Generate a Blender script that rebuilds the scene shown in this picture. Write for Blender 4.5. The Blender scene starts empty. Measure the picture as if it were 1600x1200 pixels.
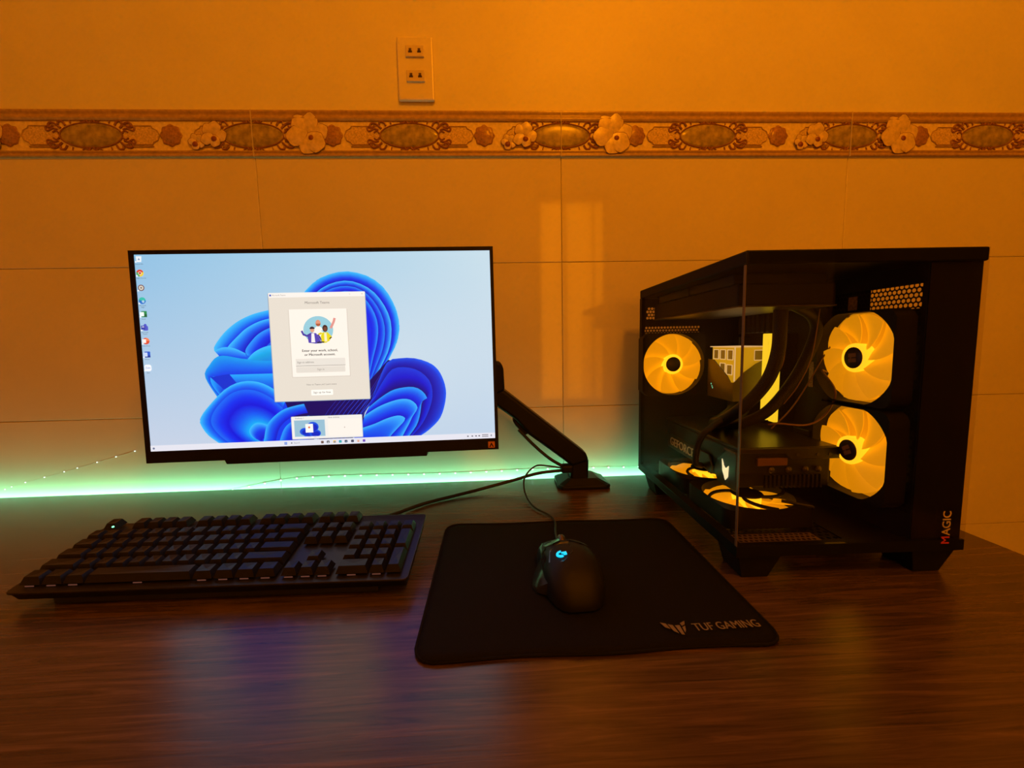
import bpy, bmesh, math, random
from mathutils import Matrix, Vector

random.seed(7)
SC = bpy.context.scene
COL = SC.collection
PI = math.pi

# ------------------------------------------------------------------ camera
CAM_H = 0.2866
yaw, pitch, roll = -0.0441, -0.0983, -0.0211
fw = Vector((-math.sin(yaw) * math.cos(pitch), math.cos(yaw) * math.cos(pitch), math.sin(pitch)))
rt0 = Vector((math.cos(yaw), math.sin(yaw), 0))
up0 = rt0.cross(fw)
rt = rt0 * math.cos(roll) + up0 * math.sin(roll)
up = -rt0 * math.sin(roll) + up0 * math.cos(roll)
cam_d = bpy.data.cameras.new('camera')
cam_d.sensor_width = 36.0
cam_d.lens = 642.0 / 1600.0 * 36.0
cam_d.clip_start = 0.01
cam = bpy.data.objects.new('camera', cam_d)
COL.objects.link(cam)
cam.matrix_world = Matrix(((rt.x, up.x, -fw.x, 0), (rt.y, up.y, -fw.y, 0), (rt.z, up.z, -fw.z, CAM_H), (0, 0, 0, 1)))
SC.camera = cam

# ------------------------------------------------------------------ world and exposure
SC.view_settings.view_transform = 'Standard'
SC.view_settings.look = 'None'
SC.view_settings.exposure = 0.0
SC.view_settings.gamma = 1.0
SC.view_settings.use_curve_mapping = False
world = bpy.data.worlds.new('night')
SC.world = world
world.use_nodes = True
world.node_tree.nodes['Background'].inputs[0].default_value = (0.01, 0.006, 0.003, 1)
world.node_tree.nodes['Background'].inputs[1].default_value = 0.2

LAMP_POS = (0.42, -0.42, 1.80)      # the room's amber ceiling lamp
LAMP_POWER = 35.5
LAMP_COLOR = (1.0, 0.265, 0.0015)
LED_POWER = 3.7                     # mint LED strip behind the desk
LED_COLOR = (0.22, 1.0, 0.54)
DOOR_GLOW = 4.6                     # lit panes of the door behind the camera
FAN_BLADE = 0.72
FAN_RING = 1.7


# ------------------------------------------------------------------ helpers: colour and materials
def lin(c):
    return tuple((x / 255 / 12.92) if x / 255 <= 0.04045 else ((x / 255 + 0.055) / 1.055) ** 2.4 for x in c)


def new_mat(name):
    m = bpy.data.materials.new(name)
    m.use_nodes = True
    return m, m.node_tree.nodes, m.node_tree.links, m.node_tree.nodes['Principled BSDF']


def mat(name, base, rough=0.5, metal=0.0, vary=0.12, scale=60.0, bump=0.0, bscale=400.0, spec=0.5, coat=0.0, stretch=None):
    """principled surface with procedural colour variation and optional fine relief"""
    m, N, L, P = new_mat(name)
    tc = N.new('ShaderNodeTexCoord')
    src = tc.outputs['Object']
    if stretch:
        mp = N.new('ShaderNodeMapping')
        mp.inputs['Scale'].default_value = stretch
        L.new(src, mp.inputs['Vector'])
        src = mp.outputs[0]
    nz = N.new('ShaderNodeTexNoise')
    nz.inputs['Scale'].default_value = scale
    nz.inputs['Detail'].default_value = 4
    L.new(src, nz.inputs['Vector'])
    rp = N.new('ShaderNodeValToRGB')
    rp.color_ramp.elements[0].position = 0.3
    rp.color_ramp.elements[1].position = 0.7
    rp.color_ramp.elements[0].color = tuple(max(0, b * (1 - vary)) for b in base) + (1,)
    rp.color_ramp.elements[1].color = tuple(b * (1 + vary) for b in base) + (1,)
    L.new(nz.outputs['Fac'], rp.inputs[0])
    L.new(rp.outputs[0], P.inputs['Base Color'])
    P.inputs['Roughness'].default_value = rough
    P.inputs['Metallic'].default_value = metal
    P.inputs['Specular IOR Level'].default_value = spec
    P.inputs['Coat Weight'].default_value = coat
    if bump:
        n2 = N.new('ShaderNodeTexNoise')
        n2.inputs['Scale'].default_value = bscale
        n2.inputs['Detail'].default_value = 3
        L.new(src, n2.inputs['Vector'])
        b = N.new('ShaderNodeBump')
        b.inputs['Strength'].default_value = bump
        b.inputs['Distance'].default_value = 0.002
        L.new(n2.outputs['Fac'], b.inputs['Height'])
        L.new(b.outputs[0], P.inputs['Normal'])
    return m


def glow(name, color, strength, base=(0.02, 0.02, 0.02), rough=0.4):
    m, N, L, P = new_mat(name)
    P.inputs['Base Color'].default_value = base + (1,)
    P.inputs['Roughness'].default_value = rough
    P.inputs['Emission Color'].default_value = tuple(color) + (1,)
    P.inputs['Emission Strength'].default_value = strength
    return m


def glass_mat(name, tint=(1, 1, 1), gain=1.0):
    """thin clear pane: fresnel mix of straight transmission and a sharp reflection"""
    m = bpy.data.materials.new(name)
    m.use_nodes = True
    N, L = m.node_tree.nodes, m.node_tree.links
    N.clear()
    out = N.new('ShaderNodeOutputMaterial')
    mx = N.new('ShaderNodeMixShader')
    tr = N.new('ShaderNodeBsdfTransparent')
    tr.inputs[0].default_value = tuple(tint) + (1,)
    gl = N.new('ShaderNodeBsdfGlossy')
    gl.inputs['Roughness'].default_value = 0.02
    lw = N.new('ShaderNodeLayerWeight')      # facing term, equal from both sides of the pane
    lw.inputs['Blend'].default_value = 0.5
    pw = N.new('ShaderNodeMath')
    pw.operation = 'POWER'
    pw.inputs[1].default_value = 5.0
    L.new(lw.outputs['Facing'], pw.inputs[0])
    mu = N.new('ShaderNodeMath')
    mu.operation = 'MULTIPLY_ADD'
    mu.inputs[1].default_value = 0.95 * gain
    mu.inputs[2].default_value = 0.043 * gain
    L.new(pw.outputs[0], mu.inputs[0])
    L.new(mu.outputs[0], mx.inputs[0])
    L.new(tr.outputs[0], mx.inputs[1])
    L.new(gl.outputs[0], mx.inputs[2])
    L.new(mx.outputs[0], out.inputs[0])
    return m


def print_mat(name, strength=1.0, emit=True, rough=0.35):
    """flat print / display picture: colour comes from the 'Col' attribute"""
    m, N, L, P = new_mat(name)
    at = N.new('ShaderNodeAttribute')
    at.attribute_name = 'Col'
    P.inputs['Roughness'].default_value = rough
    if emit:
        P.inputs['Base Color'].default_value = (0.01, 0.01, 0.01, 1)
        L.new(at.outputs['Color'], P.inputs['Emission Color'])
        P.inputs['Emission Strength'].default_value = strength
    else:
        L.new(at.outputs['Color'], P.inputs['Base Color'])
    return m


# ------------------------------------------------------------------ helpers: meshes and objects
def mesh(name, V, F, smooth=False):
    me = bpy.data.meshes.new(name)
    me.from_pydata([tuple(v) for v in V], [], F)
    me.update()
    if smooth:
        me.polygons.foreach_set('use_smooth', [True] * len(me.polygons))
    return me


def obj(name, me, m=None, parent=None, loc=None, rot=None, mw=None):
    o = bpy.data.objects.new(name, me)
    COL.objects.link(o)
    if m is not None and me is not None and not me.materials:
        me.materials.append(m)
    if parent is not None:
        o.parent = parent
    if mw is not None:
        o.matrix_basis = mw
    if loc is not None:
        o.location = loc
    if rot is not None:
        o.rotation_euler = rot
    return o


def empty(name, loc=(0, 0, 0), rotz=0.0, mw=None):
    o = bpy.data.objects.new(name, None)
    o.empty_display_size = 0.05
    COL.objects.link(o)
    o.location = loc
    o.rotation_euler = (0, 0, rotz)
    if mw is not None:
        o.matrix_basis = mw
    return o


def tag(o, label=None, cat=None, group=None, kind=None):
    if label:
        o['label'] = label
    if cat:
        o['category'] = cat
    if group:
        o['group'] = group
    if kind:
        o['kind'] = kind
    return o


class MB:
    def __init__(s):
        s.V, s.F = [], []

    def add(s, V, F):
        n = len(s.V)
        s.V += [tuple(v) for v in V]
        s.F += [tuple(i + n for i in f) for f in F]
        return s

    def box(s, x0, x1, y0, y1, z0, z1):
        return s.add([(x0, y0, z0), (x1, y0, z0), (x1, y1, z0), (x0, y1, z0), (x0, y0, z1), (x1, y0, z1), (x1, y1, z1), (x0, y1, z1)],
                     [(0, 3, 2, 1), (4, 5, 6, 7), (0, 1, 5, 4), (1, 2, 6, 5), (2, 3, 7, 6), (3, 0, 4, 7)])

    def prism(s, pts, d0, d1, axis='y'):
        """polygon pts (2-D) extruded d0..d1 along axis"""
        def p(a, b, d):
            return {'x': (d, a, b), 'y': (a, d, b), 'z': (a, b, d)}[axis]
        n = len(pts)
        V = [p(a, b, d0) for a, b in pts] + [p(a, b, d1) for a, b in pts]
        F = [tuple(range(n)), tuple(range(2 * n - 1, n - 1, -1))]
        F += [(i, i + n, (i + 1) % n + n, (i + 1) % n) for i in range(n)]
        return s.add(V, F)

    def tube(s, pts, r, n=8, closed=False, cap=True):
        P = [Vector(p) for p in pts]
        m = len(P)
        rr = r if hasattr(r, '__len__') else [r] * m
        rings = []
        nrm = None
        for i in range(m):
            a = P[(i - 1) % m] if (closed or i > 0) else P[i]
            b = P[(i + 1) % m] if (closed or i < m - 1) else P[i]
            t = (b - a).normalized()
            if nrm is None:
                nrm = t.cross(Vector((0, 0, 1)))
                if nrm.length < 1e-3:
                    nrm = t.cross(Vector((0, 1, 0)))
            nrm = (nrm - t * nrm.dot(t)).normalized()
            bn = t.cross(nrm)
            rings.append([P[i] + nrm * (rr[i] * math.cos(2 * PI * k / n)) + bn * (rr[i] * math.sin(2 * PI * k / n)) for k in range(n)])
        V = [v for ring in rings for v in ring]
        F = []
        for i in range(m if closed else m - 1):
            j = (i + 1) % m
            F += [(i * n + k, i * n + (k + 1) % n, j * n + (k + 1) % n, j * n + k) for k in range(n)]
        if cap and not closed:
            F += [tuple(range(n - 1, -1, -1)), tuple((m - 1) * n + k for k in range(n))]
        return s.add(V, F)

    def lathe(s, prof, n=24, cx=0, cy=0):
        """profile (r, z) about the z axis"""
        V, F = [], []
        m = len(prof)
        for k in range(n):
            a = 2 * PI * k / n
            V += [(cx + r * math.cos(a), cy + r * math.sin(a), z) for r, z in prof]
        for k in range(n):
            j = (k + 1) % n
            for i in range(m - 1):
                F.append((k * m + i, j * m + i, j * m + i + 1, k * m + i + 1))
        if prof[0][0] > 1e-6:
            F.append(tuple(k * m for k in range(n - 1, -1, -1)))
        if prof[-1][0] > 1e-6:
            F.append(tuple(k * m + m - 1 for k in range(n)))
        return s.add(V, F)

    def hexplate(s, u0, u1, v0, v1, pitch, r, d, axis):
        """perforated sheet: staggered cells, each with an eight-sided hole"""
        nu = max(1, round((u1 - u0) / pitch))
        nv = max(1, round((v1 - v0) / (pitch * 0.9)))
        pu, pv = (u1 - u0) / (nu + 0.5), (v1 - v0) / nv

        def p(a, b):
            return {'x': (d, a, b), 'y': (a, d, b), 'z': (a, b, d)}[axis]
        for j in range(nv):
            off = 0.5 * pu * (j % 2)
            cv = v0 + (j + 0.5) * pv
            fx = u1 - 0.5 * pu if j % 2 == 0 else u0
            s.add([p(fx, cv - pv / 2), p(fx + 0.5 * pu, cv - pv / 2), p(fx + 0.5 * pu, cv + pv / 2), p(fx, cv + pv / 2)], [(0, 1, 2, 3)])
            for i in range(nu):
                cu = u0 + off + (i + 0.5) * pu
                a, b = pu / 2, pv / 2
                o = [(a, 0), (a, b), (0, b), (-a, b), (-a, 0), (-a, -b), (0, -b), (a, -b)]
                V = [p(cu + q[0], cv + q[1]) for q in o] + [p(cu + r * math.cos(k * PI / 4), cv + r * math.sin(k * PI / 4)) for k in range(8)]
                s.add(V, [(k, (k + 1) % 8, (k + 1) % 8 + 8, k + 8) for k in range(8)])
        return s

    def mesh(s, name, smooth=False, bevel=0.0, seg=2, angle=30):
        me = mesh(name, s.V, s.F)
        bm = bmesh.new()
        bm.from_mesh(me)
        bmesh.ops.recalc_face_normals(bm, faces=bm.faces)
        if bevel:
            ed = [e for e in bm.edges if e.is_manifold and e.calc_face_angle(0) > math.radians(angle)]
            bmesh.ops.bevel(bm, geom=ed, offset=bevel, segments=seg, profile=0.5, affect='EDGES', clamp_overlap=True)
        bm.to_mesh(me)
        bm.free()
        if smooth:
            me.polygons.foreach_set('use_smooth', [True] * len(me.polygons))
            me.set_sharp_from_angle(angle=math.radians(12 if bevel else 50))
        return me

    def build(s, name, m, parent=None, smooth=False, bevel=0.0, seg=2, **k):
        return obj(name, s.mesh(name, smooth, bevel, seg), m, parent, **k)


def spline(pts, n=8, closed=False):
    P = [Vector(p) for p in pts]
    m = len(P)
    out = []
    for i in range(m if closed else m - 1):
        p0 = P[(i - 1) % m] if closed or i > 0 else P[i] * 2 - P[i + 1]
        p1, p2 = P[i], P[(i + 1) % m]
        p3 = P[(i + 2) % m] if closed or i < m - 2 else p2 * 2 - p1
        for k in range(n):
            t = k / n
            out.append(0.5 * (2 * p1 + (p2 - p0) * t + (2 * p0 - 5 * p1 + 4 * p2 - p3) * t * t + (3 * p1 - p0 - 3 * p2 + p3) * t ** 3))
    if not closed:
        out.append(P[-1])
    return out


def text_mesh(s, size, extrude=0.0, align='CENTER', bold=0.0, sx=1.0):
    cu = bpy.data.curves.new('txt', 'FONT')
    cu.body = s
    cu.size = 1.0                    # filled at unit size, scaled below: tiny outlines do not fill cleanly
    cu.extrude = extrude / size
    cu.align_x = align
    cu.align_y = 'CENTER'
    cu.resolution_u = 3
    o = bpy.data.objects.new('txt', cu)
    COL.objects.link(o)
    dg = bpy.context.evaluated_depsgraph_get()
    me = bpy.data.meshes.new_from_object(o.evaluated_get(dg))
    bpy.data.objects.remove(o)
    bpy.data.curves.remove(cu)
    for v in me.vertices:
        v.co *= size
        v.co.x *= sx
    if bold:                         # heavier strokes: the same outlines again, a hair to the side and deeper
        bm = bmesh.new()
        bm.from_mesh(me)
        ge = bmesh.ops.duplicate(bm, geom=bm.verts[:] + bm.edges[:] + bm.faces[:])['geom']
        for v in ge:
            if isinstance(v, bmesh.types.BMVert):
                v.co += Vector((bold * 2, 0, -0.000004))
        bm.to_mesh(me)
        bm.free()
    return me


def axes(o, x, y, z):
    """matrix with the given axis columns and origin"""
    return Matrix(((x[0], y[0], z[0], o[0]), (x[1], y[1], z[1], o[1]), (x[2], y[2], z[2], o[2]), (0, 0, 0, 1)))


def arc(cx, cz, r, a0, a1, n=8, rz=None):
    rz = rz or r
    return [(cx + r * math.cos(math.radians(a0 + (a1 - a0) * k / n)), cz + rz * math.sin(math.radians(a0 + (a1 - a0) * k / n))) for k in range(n + 1)]


# ------------------------------------------------------------------ materials
M_PAINT = mat('cream_wall_paint', (0.80, 0.76, 0.66), 0.45, vary=0.03, scale=9, bump=0.05, bscale=120)
M_TILE = mat('glazed_cream_tile', (0.74, 0.68, 0.56), 0.06, vary=0.04, scale=5, bump=0.012, bscale=14)
M_GROUT = mat('tile_grout', (0.66, 0.58, 0.45), 0.8, vary=0.1)
M_CEIL = mat('ceiling_paint', (0.75, 0.7, 0.62), 0.8, vary=0.03)
M_FLOOR = mat('floor_tile', (0.30, 0.2, 0.13), 0.4, vary=0.1)
M_BLACK = mat('black_plastic', (0.007, 0.007, 0.0075), 0.5, vary=0.15, spec=0.2)
M_BLACKM = mat('black_painted_steel', (0.006, 0.006, 0.0063), 0.42, vary=0.15, spec=0.18)
M_BLACKG = mat('gloss_black', (0.008, 0.008, 0.009), 0.18)
M_RUBBER = mat('black_rubber', (0.01, 0.01, 0.01), 0.6)
M_DARKM = mat('dark_grey_metal', (0.06, 0.055, 0.05), 0.35, 0.6)


def wood_mat():
    m, N, L, P = new_mat('dark_walnut_laminate')
    tc = N.new('ShaderNodeTexCoord')
    mp = N.new('ShaderNodeMapping')
    mp.inputs['Scale'].default_value = (3.4, 64, 64)
    L.new(tc.outputs['Object'], mp.inputs['Vector'])
    n1 = N.new('ShaderNodeTexNoise')
    n1.inputs['Scale'].default_value = 2.2
    n1.inputs['Detail'].default_value = 8
    n1.inputs['Roughness'].default_value = 0.62
    n1.inputs['Distortion'].default_value = 1.1
    L.new(mp.outputs[0], n1.inputs['Vector'])
    rp = N.new('ShaderNodeValToRGB')
    e = rp.color_ramp.elements
    e[0].position, e[1].position = 0.30, 0.75
    e[0].color = (0.030, 0.018, 0.012, 1)
    e[1].color = (0.135, 0.080, 0.052, 1)
    x = e.new(0.52)
    x.color = (0.072, 0.043, 0.028, 1)
    L.new(n1.outputs['Fac'], rp.inputs[0])
    L.new(rp.outputs[0], P.inputs['Base Color'])
    P.inputs['Roughness'].default_value = 0.26
    P.inputs['Specular IOR Level'].default_value = 0.55
    b = N.new('ShaderNodeBump')
    b.inputs['Strength'].default_value = 0.12
    b.inputs['Distance'].default_value = 0.001
    L.new(n1.outputs['Fac'], b.inputs['Height'])
    L.new(b.outputs[0], P.inputs['Normal'])
    return m


M_WOOD = wood_mat()

# ------------------------------------------------------------------ the room
D = 0.865          # the tiled wall's face
P_ = 0.6016        # tile width
G1, G2 = 0.4518, 0.1499
BZ0, BZ1 = 0.658, 0.7453
XL, XR, YB, ZF, ZC = -1.75, 2.1, -1.75, -0.75, 1.95

wall = tag(MB().box(XL - 0.1, XR + 0.1, D + 0.004, D + 0.12, ZF, BZ1).box(XL - 0.1, XR + 0.1, D - 0.001, D + 0.12, BZ1, ZC).build('wall_back', M_PAINT), kind='structure')
wall.data.materials.append(M_GROUT)
for p in wall.data.polygons:
    if p.center.z < BZ1 - 0.01:
        p.material_index = 1
# each wall tile its own piece
cols = [-0.4547 + k * P_ for k in range(-2, 5)]
rows = [(G1, BZ0 + 0.006), (G2, G1), (G2 - 0.302, G2), (G2 - 0.604, G2 - 0.302), (ZF, G2 - 0.604)]
tile_me = {}
for ri, (z0, z1) in enumerate(rows):
    h = z1 - z0
    if round(h, 3) not in tile_me:
        mb = MB().box(-P_ / 2 + 0.0003, P_ / 2 - 0.0003, 0, 0.007, 0.0004, h - 0.0004)
        tile_me[round(h, 3)] = mb.mesh('tile', True, 0.0010, 2)
    for k, x0 in enumerate(cols[:-1]):
        o = obj('tile', tile_me[round(h, 3)], M_TILE, wall, loc=(x0 + P_ / 2, D, z0))
        o.rotation_euler = (random.uniform(-0.0012, 0.0012), 0, random.uniform(-0.0012, 0.0012))

tag(MB().box(XL - 0.1, XL, YB - 0.1, D, ZF, ZC).build('wall_left', M_PAINT), kind='structure')
tag(MB().box(XR, XR + 0.1, YB - 0.1, D, ZF, ZC).build('wall_right', mat('darkened_side_wall', (0.035, 0.022, 0.014), 0.5, vary=0.3, scale=6)), kind='structure')  # unseen wall made dark so its reflection in the tower's glass stays dim
tag(MB().box(XL, 0.36, YB - 0.1, YB, ZF, ZC).box(1.0, XR, YB - 0.1, YB, ZF, ZC).box(0.36, 1.0, YB - 0.1, YB, 1.52, ZC).build('wall_front', M_PAINT), kind='structure')
tag(MB().box(XL - 0.1, XR + 0.1, YB - 0.1, D + 0.1, ZF - 0.1, ZF).build('floor', M_FLOOR), kind='structure')
tag(MB().box(XL - 0.1, XR + 0.1, YB - 0.1, D + 0.1, ZC, ZC + 0.1).build('ceiling', M_CEIL), kind='structure')
# glazed door behind the camera, the next room's amber light in its panes
M_DOOR = mat('brown_door_wood', (0.16, 0.08, 0.035), 0.4, vary=0.2, scale=20)
M_PANE = glow('lit_door_pane', LAMP_COLOR, DOOR_GLOW)
door = tag(MB().box(0.36, 0.42, YB - 0.06, YB - 0.01, ZF, 1.52).box(0.94, 1.0, YB - 0.06, YB - 0.01, ZF, 1.52).box(0.42, 0.94, YB - 0.06, YB - 0.01, 1.44, 1.52)
           .box(0.42, 0.94, YB - 0.06, YB - 0.01, ZF, -0.2).box(0.60, 0.63, YB - 0.06, YB - 0.01, -0.2, 1.44).box(0.85, 0.87, YB - 0.06, YB - 0.01, -0.2, 1.44).build('door_1', M_DOOR), kind='structure')
for a, b in ((0.42, 0.60), (0.63, 0.85), (0.87, 0.94)):
    MB().box(a, b, YB - 0.045, YB - 0.04, -0.2, 1.44).build('pane', M_PANE, door)

# ------------------------------------------------------------------ the ornamental border
M_BCREAM = mat('border_cream_glaze', (0.80, 0.68, 0.45), 0.22, vary=0.14, scale=160)
M_BMOULD = mat('border_tan_moulding', (0.46, 0.31, 0.13), 0.25, vary=0.16, scale=140)
M_BDARK = mat('border_brown_line', (0.27, 0.115, 0.035), 0.35, vary=0.2, scale=200)
M_BOLIVE = mat('border_olive_marble', (0.36, 0.29, 0.10), 0.25, vary=0.45, scale=90)
M_BROSE = mat('border_rosette_brown', (0.38, 0.20, 0.08), 0.3, vary=0.35, scale=260)
M_BFLOW = mat('border_flower_cream', (0.72, 0.58, 0.36), 0.3, vary=0.2, scale=120)
M_BSPOT = mat('border_flower_heart', (0.24, 0.06, 0.03), 0.4)
M_BPANEL = mat('border_diaper_panel', (0.66, 0.50, 0.27), 0.3, vary=0.3, scale=330)

BC = 0.7001 - 0.0015   # centre height


def oval_dome(a, b, h, side=0, n=28):
    """low oval dome facing -y; side -1/+1 keeps one half"""
    V, F = [], []
    rings = [(1.0, 0.0), (0.93, 0.55), (0.75, 0.85), (0.4, 1.0), (0.0, 1.05)]
    lo, hi = (0, 2 * PI) if side == 0 else ((-PI / 2, PI / 2) if side > 0 else (PI / 2, 3 * PI / 2))
    m = n if side == 0 else n // 2 + 1
    for k in range(m):
        t = lo + (hi - lo) * k / (n if side == 0 else n // 2)
        for s, d in rings:
            V.append((a * s * math.cos(t), -h * d, b * s * math.sin(t)))
    r = len(rings)
    for k in range(m if side == 0 else m - 1):
        j = (k + 1) % m
        for i in range(r - 1):
            F.append((k * r + i, j * r + i, j * r + i + 1, k * r + i + 1))
    return V, F


def curl(mb, pts, r, x=0, z=0, sx=1, sz=1, d=-0.0008):
    mb.tube([(x + sx * p[0], d, z + sz * p[1]) for p in spline([(q[0], q[1], 0) for q in pts], 4)], r, 6)


def scrollwork(sides):
    """leafy scrolls round a medallion (sides: which x halves)"""
    mb = MB()
    for sx in sides:
        for sz in (-1, 1):
            curl(mb, [(0.054, 0.013), (0.062, 0.020), (0.071, 0.023), (0.076, 0.018), (0.071, 0.014), (0.067, 0.018)], 0.0021, sx=sx, sz=sz)
            curl(mb, [(0.060, 0.010), (0.068, 0.012), (0.077, 0.008), (0.081, 0.011), (0.079, 0.016), (0.074, 0.013)], 0.0019, sx=sx, sz=sz)
            curl(mb, [(0.058, 0.004), (0.063, 0.008), (0.069, 0.005)], 0.0016, sx=sx, sz=sz)
            curl(mb, [(0.035, 0.0215), (0.036, 0.028), (0.027, 0.0315), (0.013, 0.0305), (0.009, 0.026), (0.014, 0.024), (0.018, 0.027)], 0.0012, sx=sx, sz=sz)
            curl(mb, [(0.045, 0.018), (0.050, 0.025), (0.057, 0.025), (0.058, 0.020)], 0.0019, sx=sx, sz=sz)
            curl(mb, [(0.0015, 0.0215), (0.006, 0.027), (0.010, 0.023)], 0.0017, sx=sx, sz=sz)
    return mb.mesh('scrollwork', True)


def petal_flower(R, n, seed):
    """rounded petals overlapping round the heart; returns petal mesh and outline mesh"""
    rnd = random.Random(seed)
    V, F = [], []
    ol = MB()
    nk, rings = 18, [0.0, 0.45, 0.8, 1.0]
    for i in range(n):
        a = 2 * PI * i / n + rnd.uniform(-0.18, 0.18) + 0.3
        rr = R * rnd.uniform(0.88, 1.06)
        la, lb, cc = 0.50 * rr, 0.44 * rr * rnd.uniform(0.9, 1.15), 0.50 * rr
        base = len(V)
        for q in rings:
            for k in range(nk):
                t = 2 * PI * k / nk
                wav = 1 + (0.06 * math.sin(5 * t + i) if q == 1.0 else 0)
                u, v = cc + la * q * wav * math.cos(t), lb * q * wav * math.sin(t)
                dep = -0.0022 + 0.0016 * q * q - 0.0012 * (u / rr) - 0.0005 * (i % 2) - 0.00025 * i
                V.append((u * math.cos(a) - v * math.sin(a), dep, u * math.sin(a) + v * math.cos(a)))
        for r in range(len(rings) - 1):
            for k in range(nk):
                j = (k + 1) % nk
                F.append((base + r * nk + k, base + r * nk + j, base + (r + 1) * nk + j, base + (r + 1) * nk + k))
        top = base + (len(rings) - 1) * nk
        ol.tube([V[top + k] for k in range(nk)], 0.0005, 4, closed=True)
    return mesh('flower', V, F, True), ol.mesh('flower_outline')


def rosette_mesh():
    mb = MB()
    V, F = [], []
    n, prof = 32, [(0.020, 0.0), (0.0185, -0.0022), (0.0155, -0.0014), (0.0135, -0.0026), (0.006, -0.0034), (0.0, -0.0036)]
    m = len(prof)
    for k in range(n):
        a = 2 * PI * k / n
        for i, (r, d) in enumerate(prof):
            q = r * (1 + (0.07 * math.cos(8 * a) if i < 3 else 0))
            V.append((q * math.cos(a), d, q * math.sin(a)))
    for k in range(n):
        j = (k + 1) % n
        F += [(k * m + i, j * m + i, j * m + i + 1, k * m + i + 1) for i in range(m - 1)]
    return mesh('rosette', V, F, True)


def panel_mesh():
    # cartouche panel, x 0..L with a pinched right end
    L_ = 0.066
    o = [(0, -0.017), (L_ - 0.014, -0.017), (L_ - 0.012, -0.013), (L_ - 0.004, -0.009), (L_, 0.0), (L_ - 0.004, 0.009), (L_ - 0.012, 0.013), (L_ - 0.014, 0.017), (0, 0.017)]
    pm = MB().prism(o, -0.0006, 0.001, 'y').mesh('cartouche_panel')
    mb = MB()
    mb.tube([(a, -0.0008, b) for a, b in o], 0.0010, 6)
    mb.tube([(a, -0.0008, -0.0205) for a in (0.0, 0.03, L_ - 0.012)], 0.0012, 6)
    # diaper diamonds
    for i in range(4):
        cx = 0.014 + i * 0.0115
        mb.tube([(cx - 0.005, -0.0007, 0), (cx, -0.0007, 0.008), (cx + 0.005, -0.0007, 0), (cx, -0.0007, -0.008)], 0.0005, 4, closed=True)
    return pm, mb.mesh('panel_outline', True)


me_panel, me_pline = panel_mesh()
me_scroll_full, me_scroll_r, me_scroll_l = scrollwork((-1, 1)), scrollwork((1,)), scrollwork((-1,))
me_oval = mesh('medallion', *oval_dome(0.057, 0.0225, 0.003), smooth=True)
me_oval_r = mesh('medallion', *oval_dome(0.0565, 0.0225, 0.003, 1), smooth=True)
me_oval_l = mesh('medallion', *oval_dome(0.0565, 0.0225, 0.003, -1), smooth=True)


def rim(lo, hi):
    mb = MB()
    n = 30
    mb.tube([(0.0575 * math.cos(lo + (hi - lo) * k / n), -0.0006, 0.0230 * math.sin(lo + (hi - lo) * k / n)) for k in range(n + 1)], 0.0014, 6)
    return mb.mesh('medallion_rim', True)


me_rim, me_rim_r, me_rim_l = rim(0, 2 * PI), rim(-PI / 2, PI / 2), rim(PI / 2, 1.5 * PI)
me_ros = rosette_mesh()
(me_flow, mo1), (me_flow2, mo2), (me_flow3, mo3) = petal_flower(0.040, 6, 3), petal_flower(0.025, 5, 5), petal_flower(0.017, 5, 9)
flow_line = {me_flow: mo1, me_flow2: mo2, me_flow3: mo3}
me_heart = MB().lathe([(0.0, 0.004), (0.004, 0.0035), (0.0055, 0.002)], 12).mesh('flower_heart', True)
w_ = P_ / 2 - 0.0008
me_bt = MB().box(-w_, w_, 0, 0.008, BZ0 - BC, BZ1 - BC).mesh('border_tile', True, 0.0008, 1)


def mould(z0, z1, h):
    n = 8
    prof = [(z0 + (z1 - z0) * k / n, -h * (0.25 + 0.75 * abs(math.sin(PI * (0.06 + 0.94 * k / n) * 1.7)))) for k in range(n + 1)]
    pts = [(0.002, z0)] + [(d, z) for z, d in prof] + [(0.002, z1)]
    return MB().prism(pts, -w_, w_, 'x').mesh('moulding', True)


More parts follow.
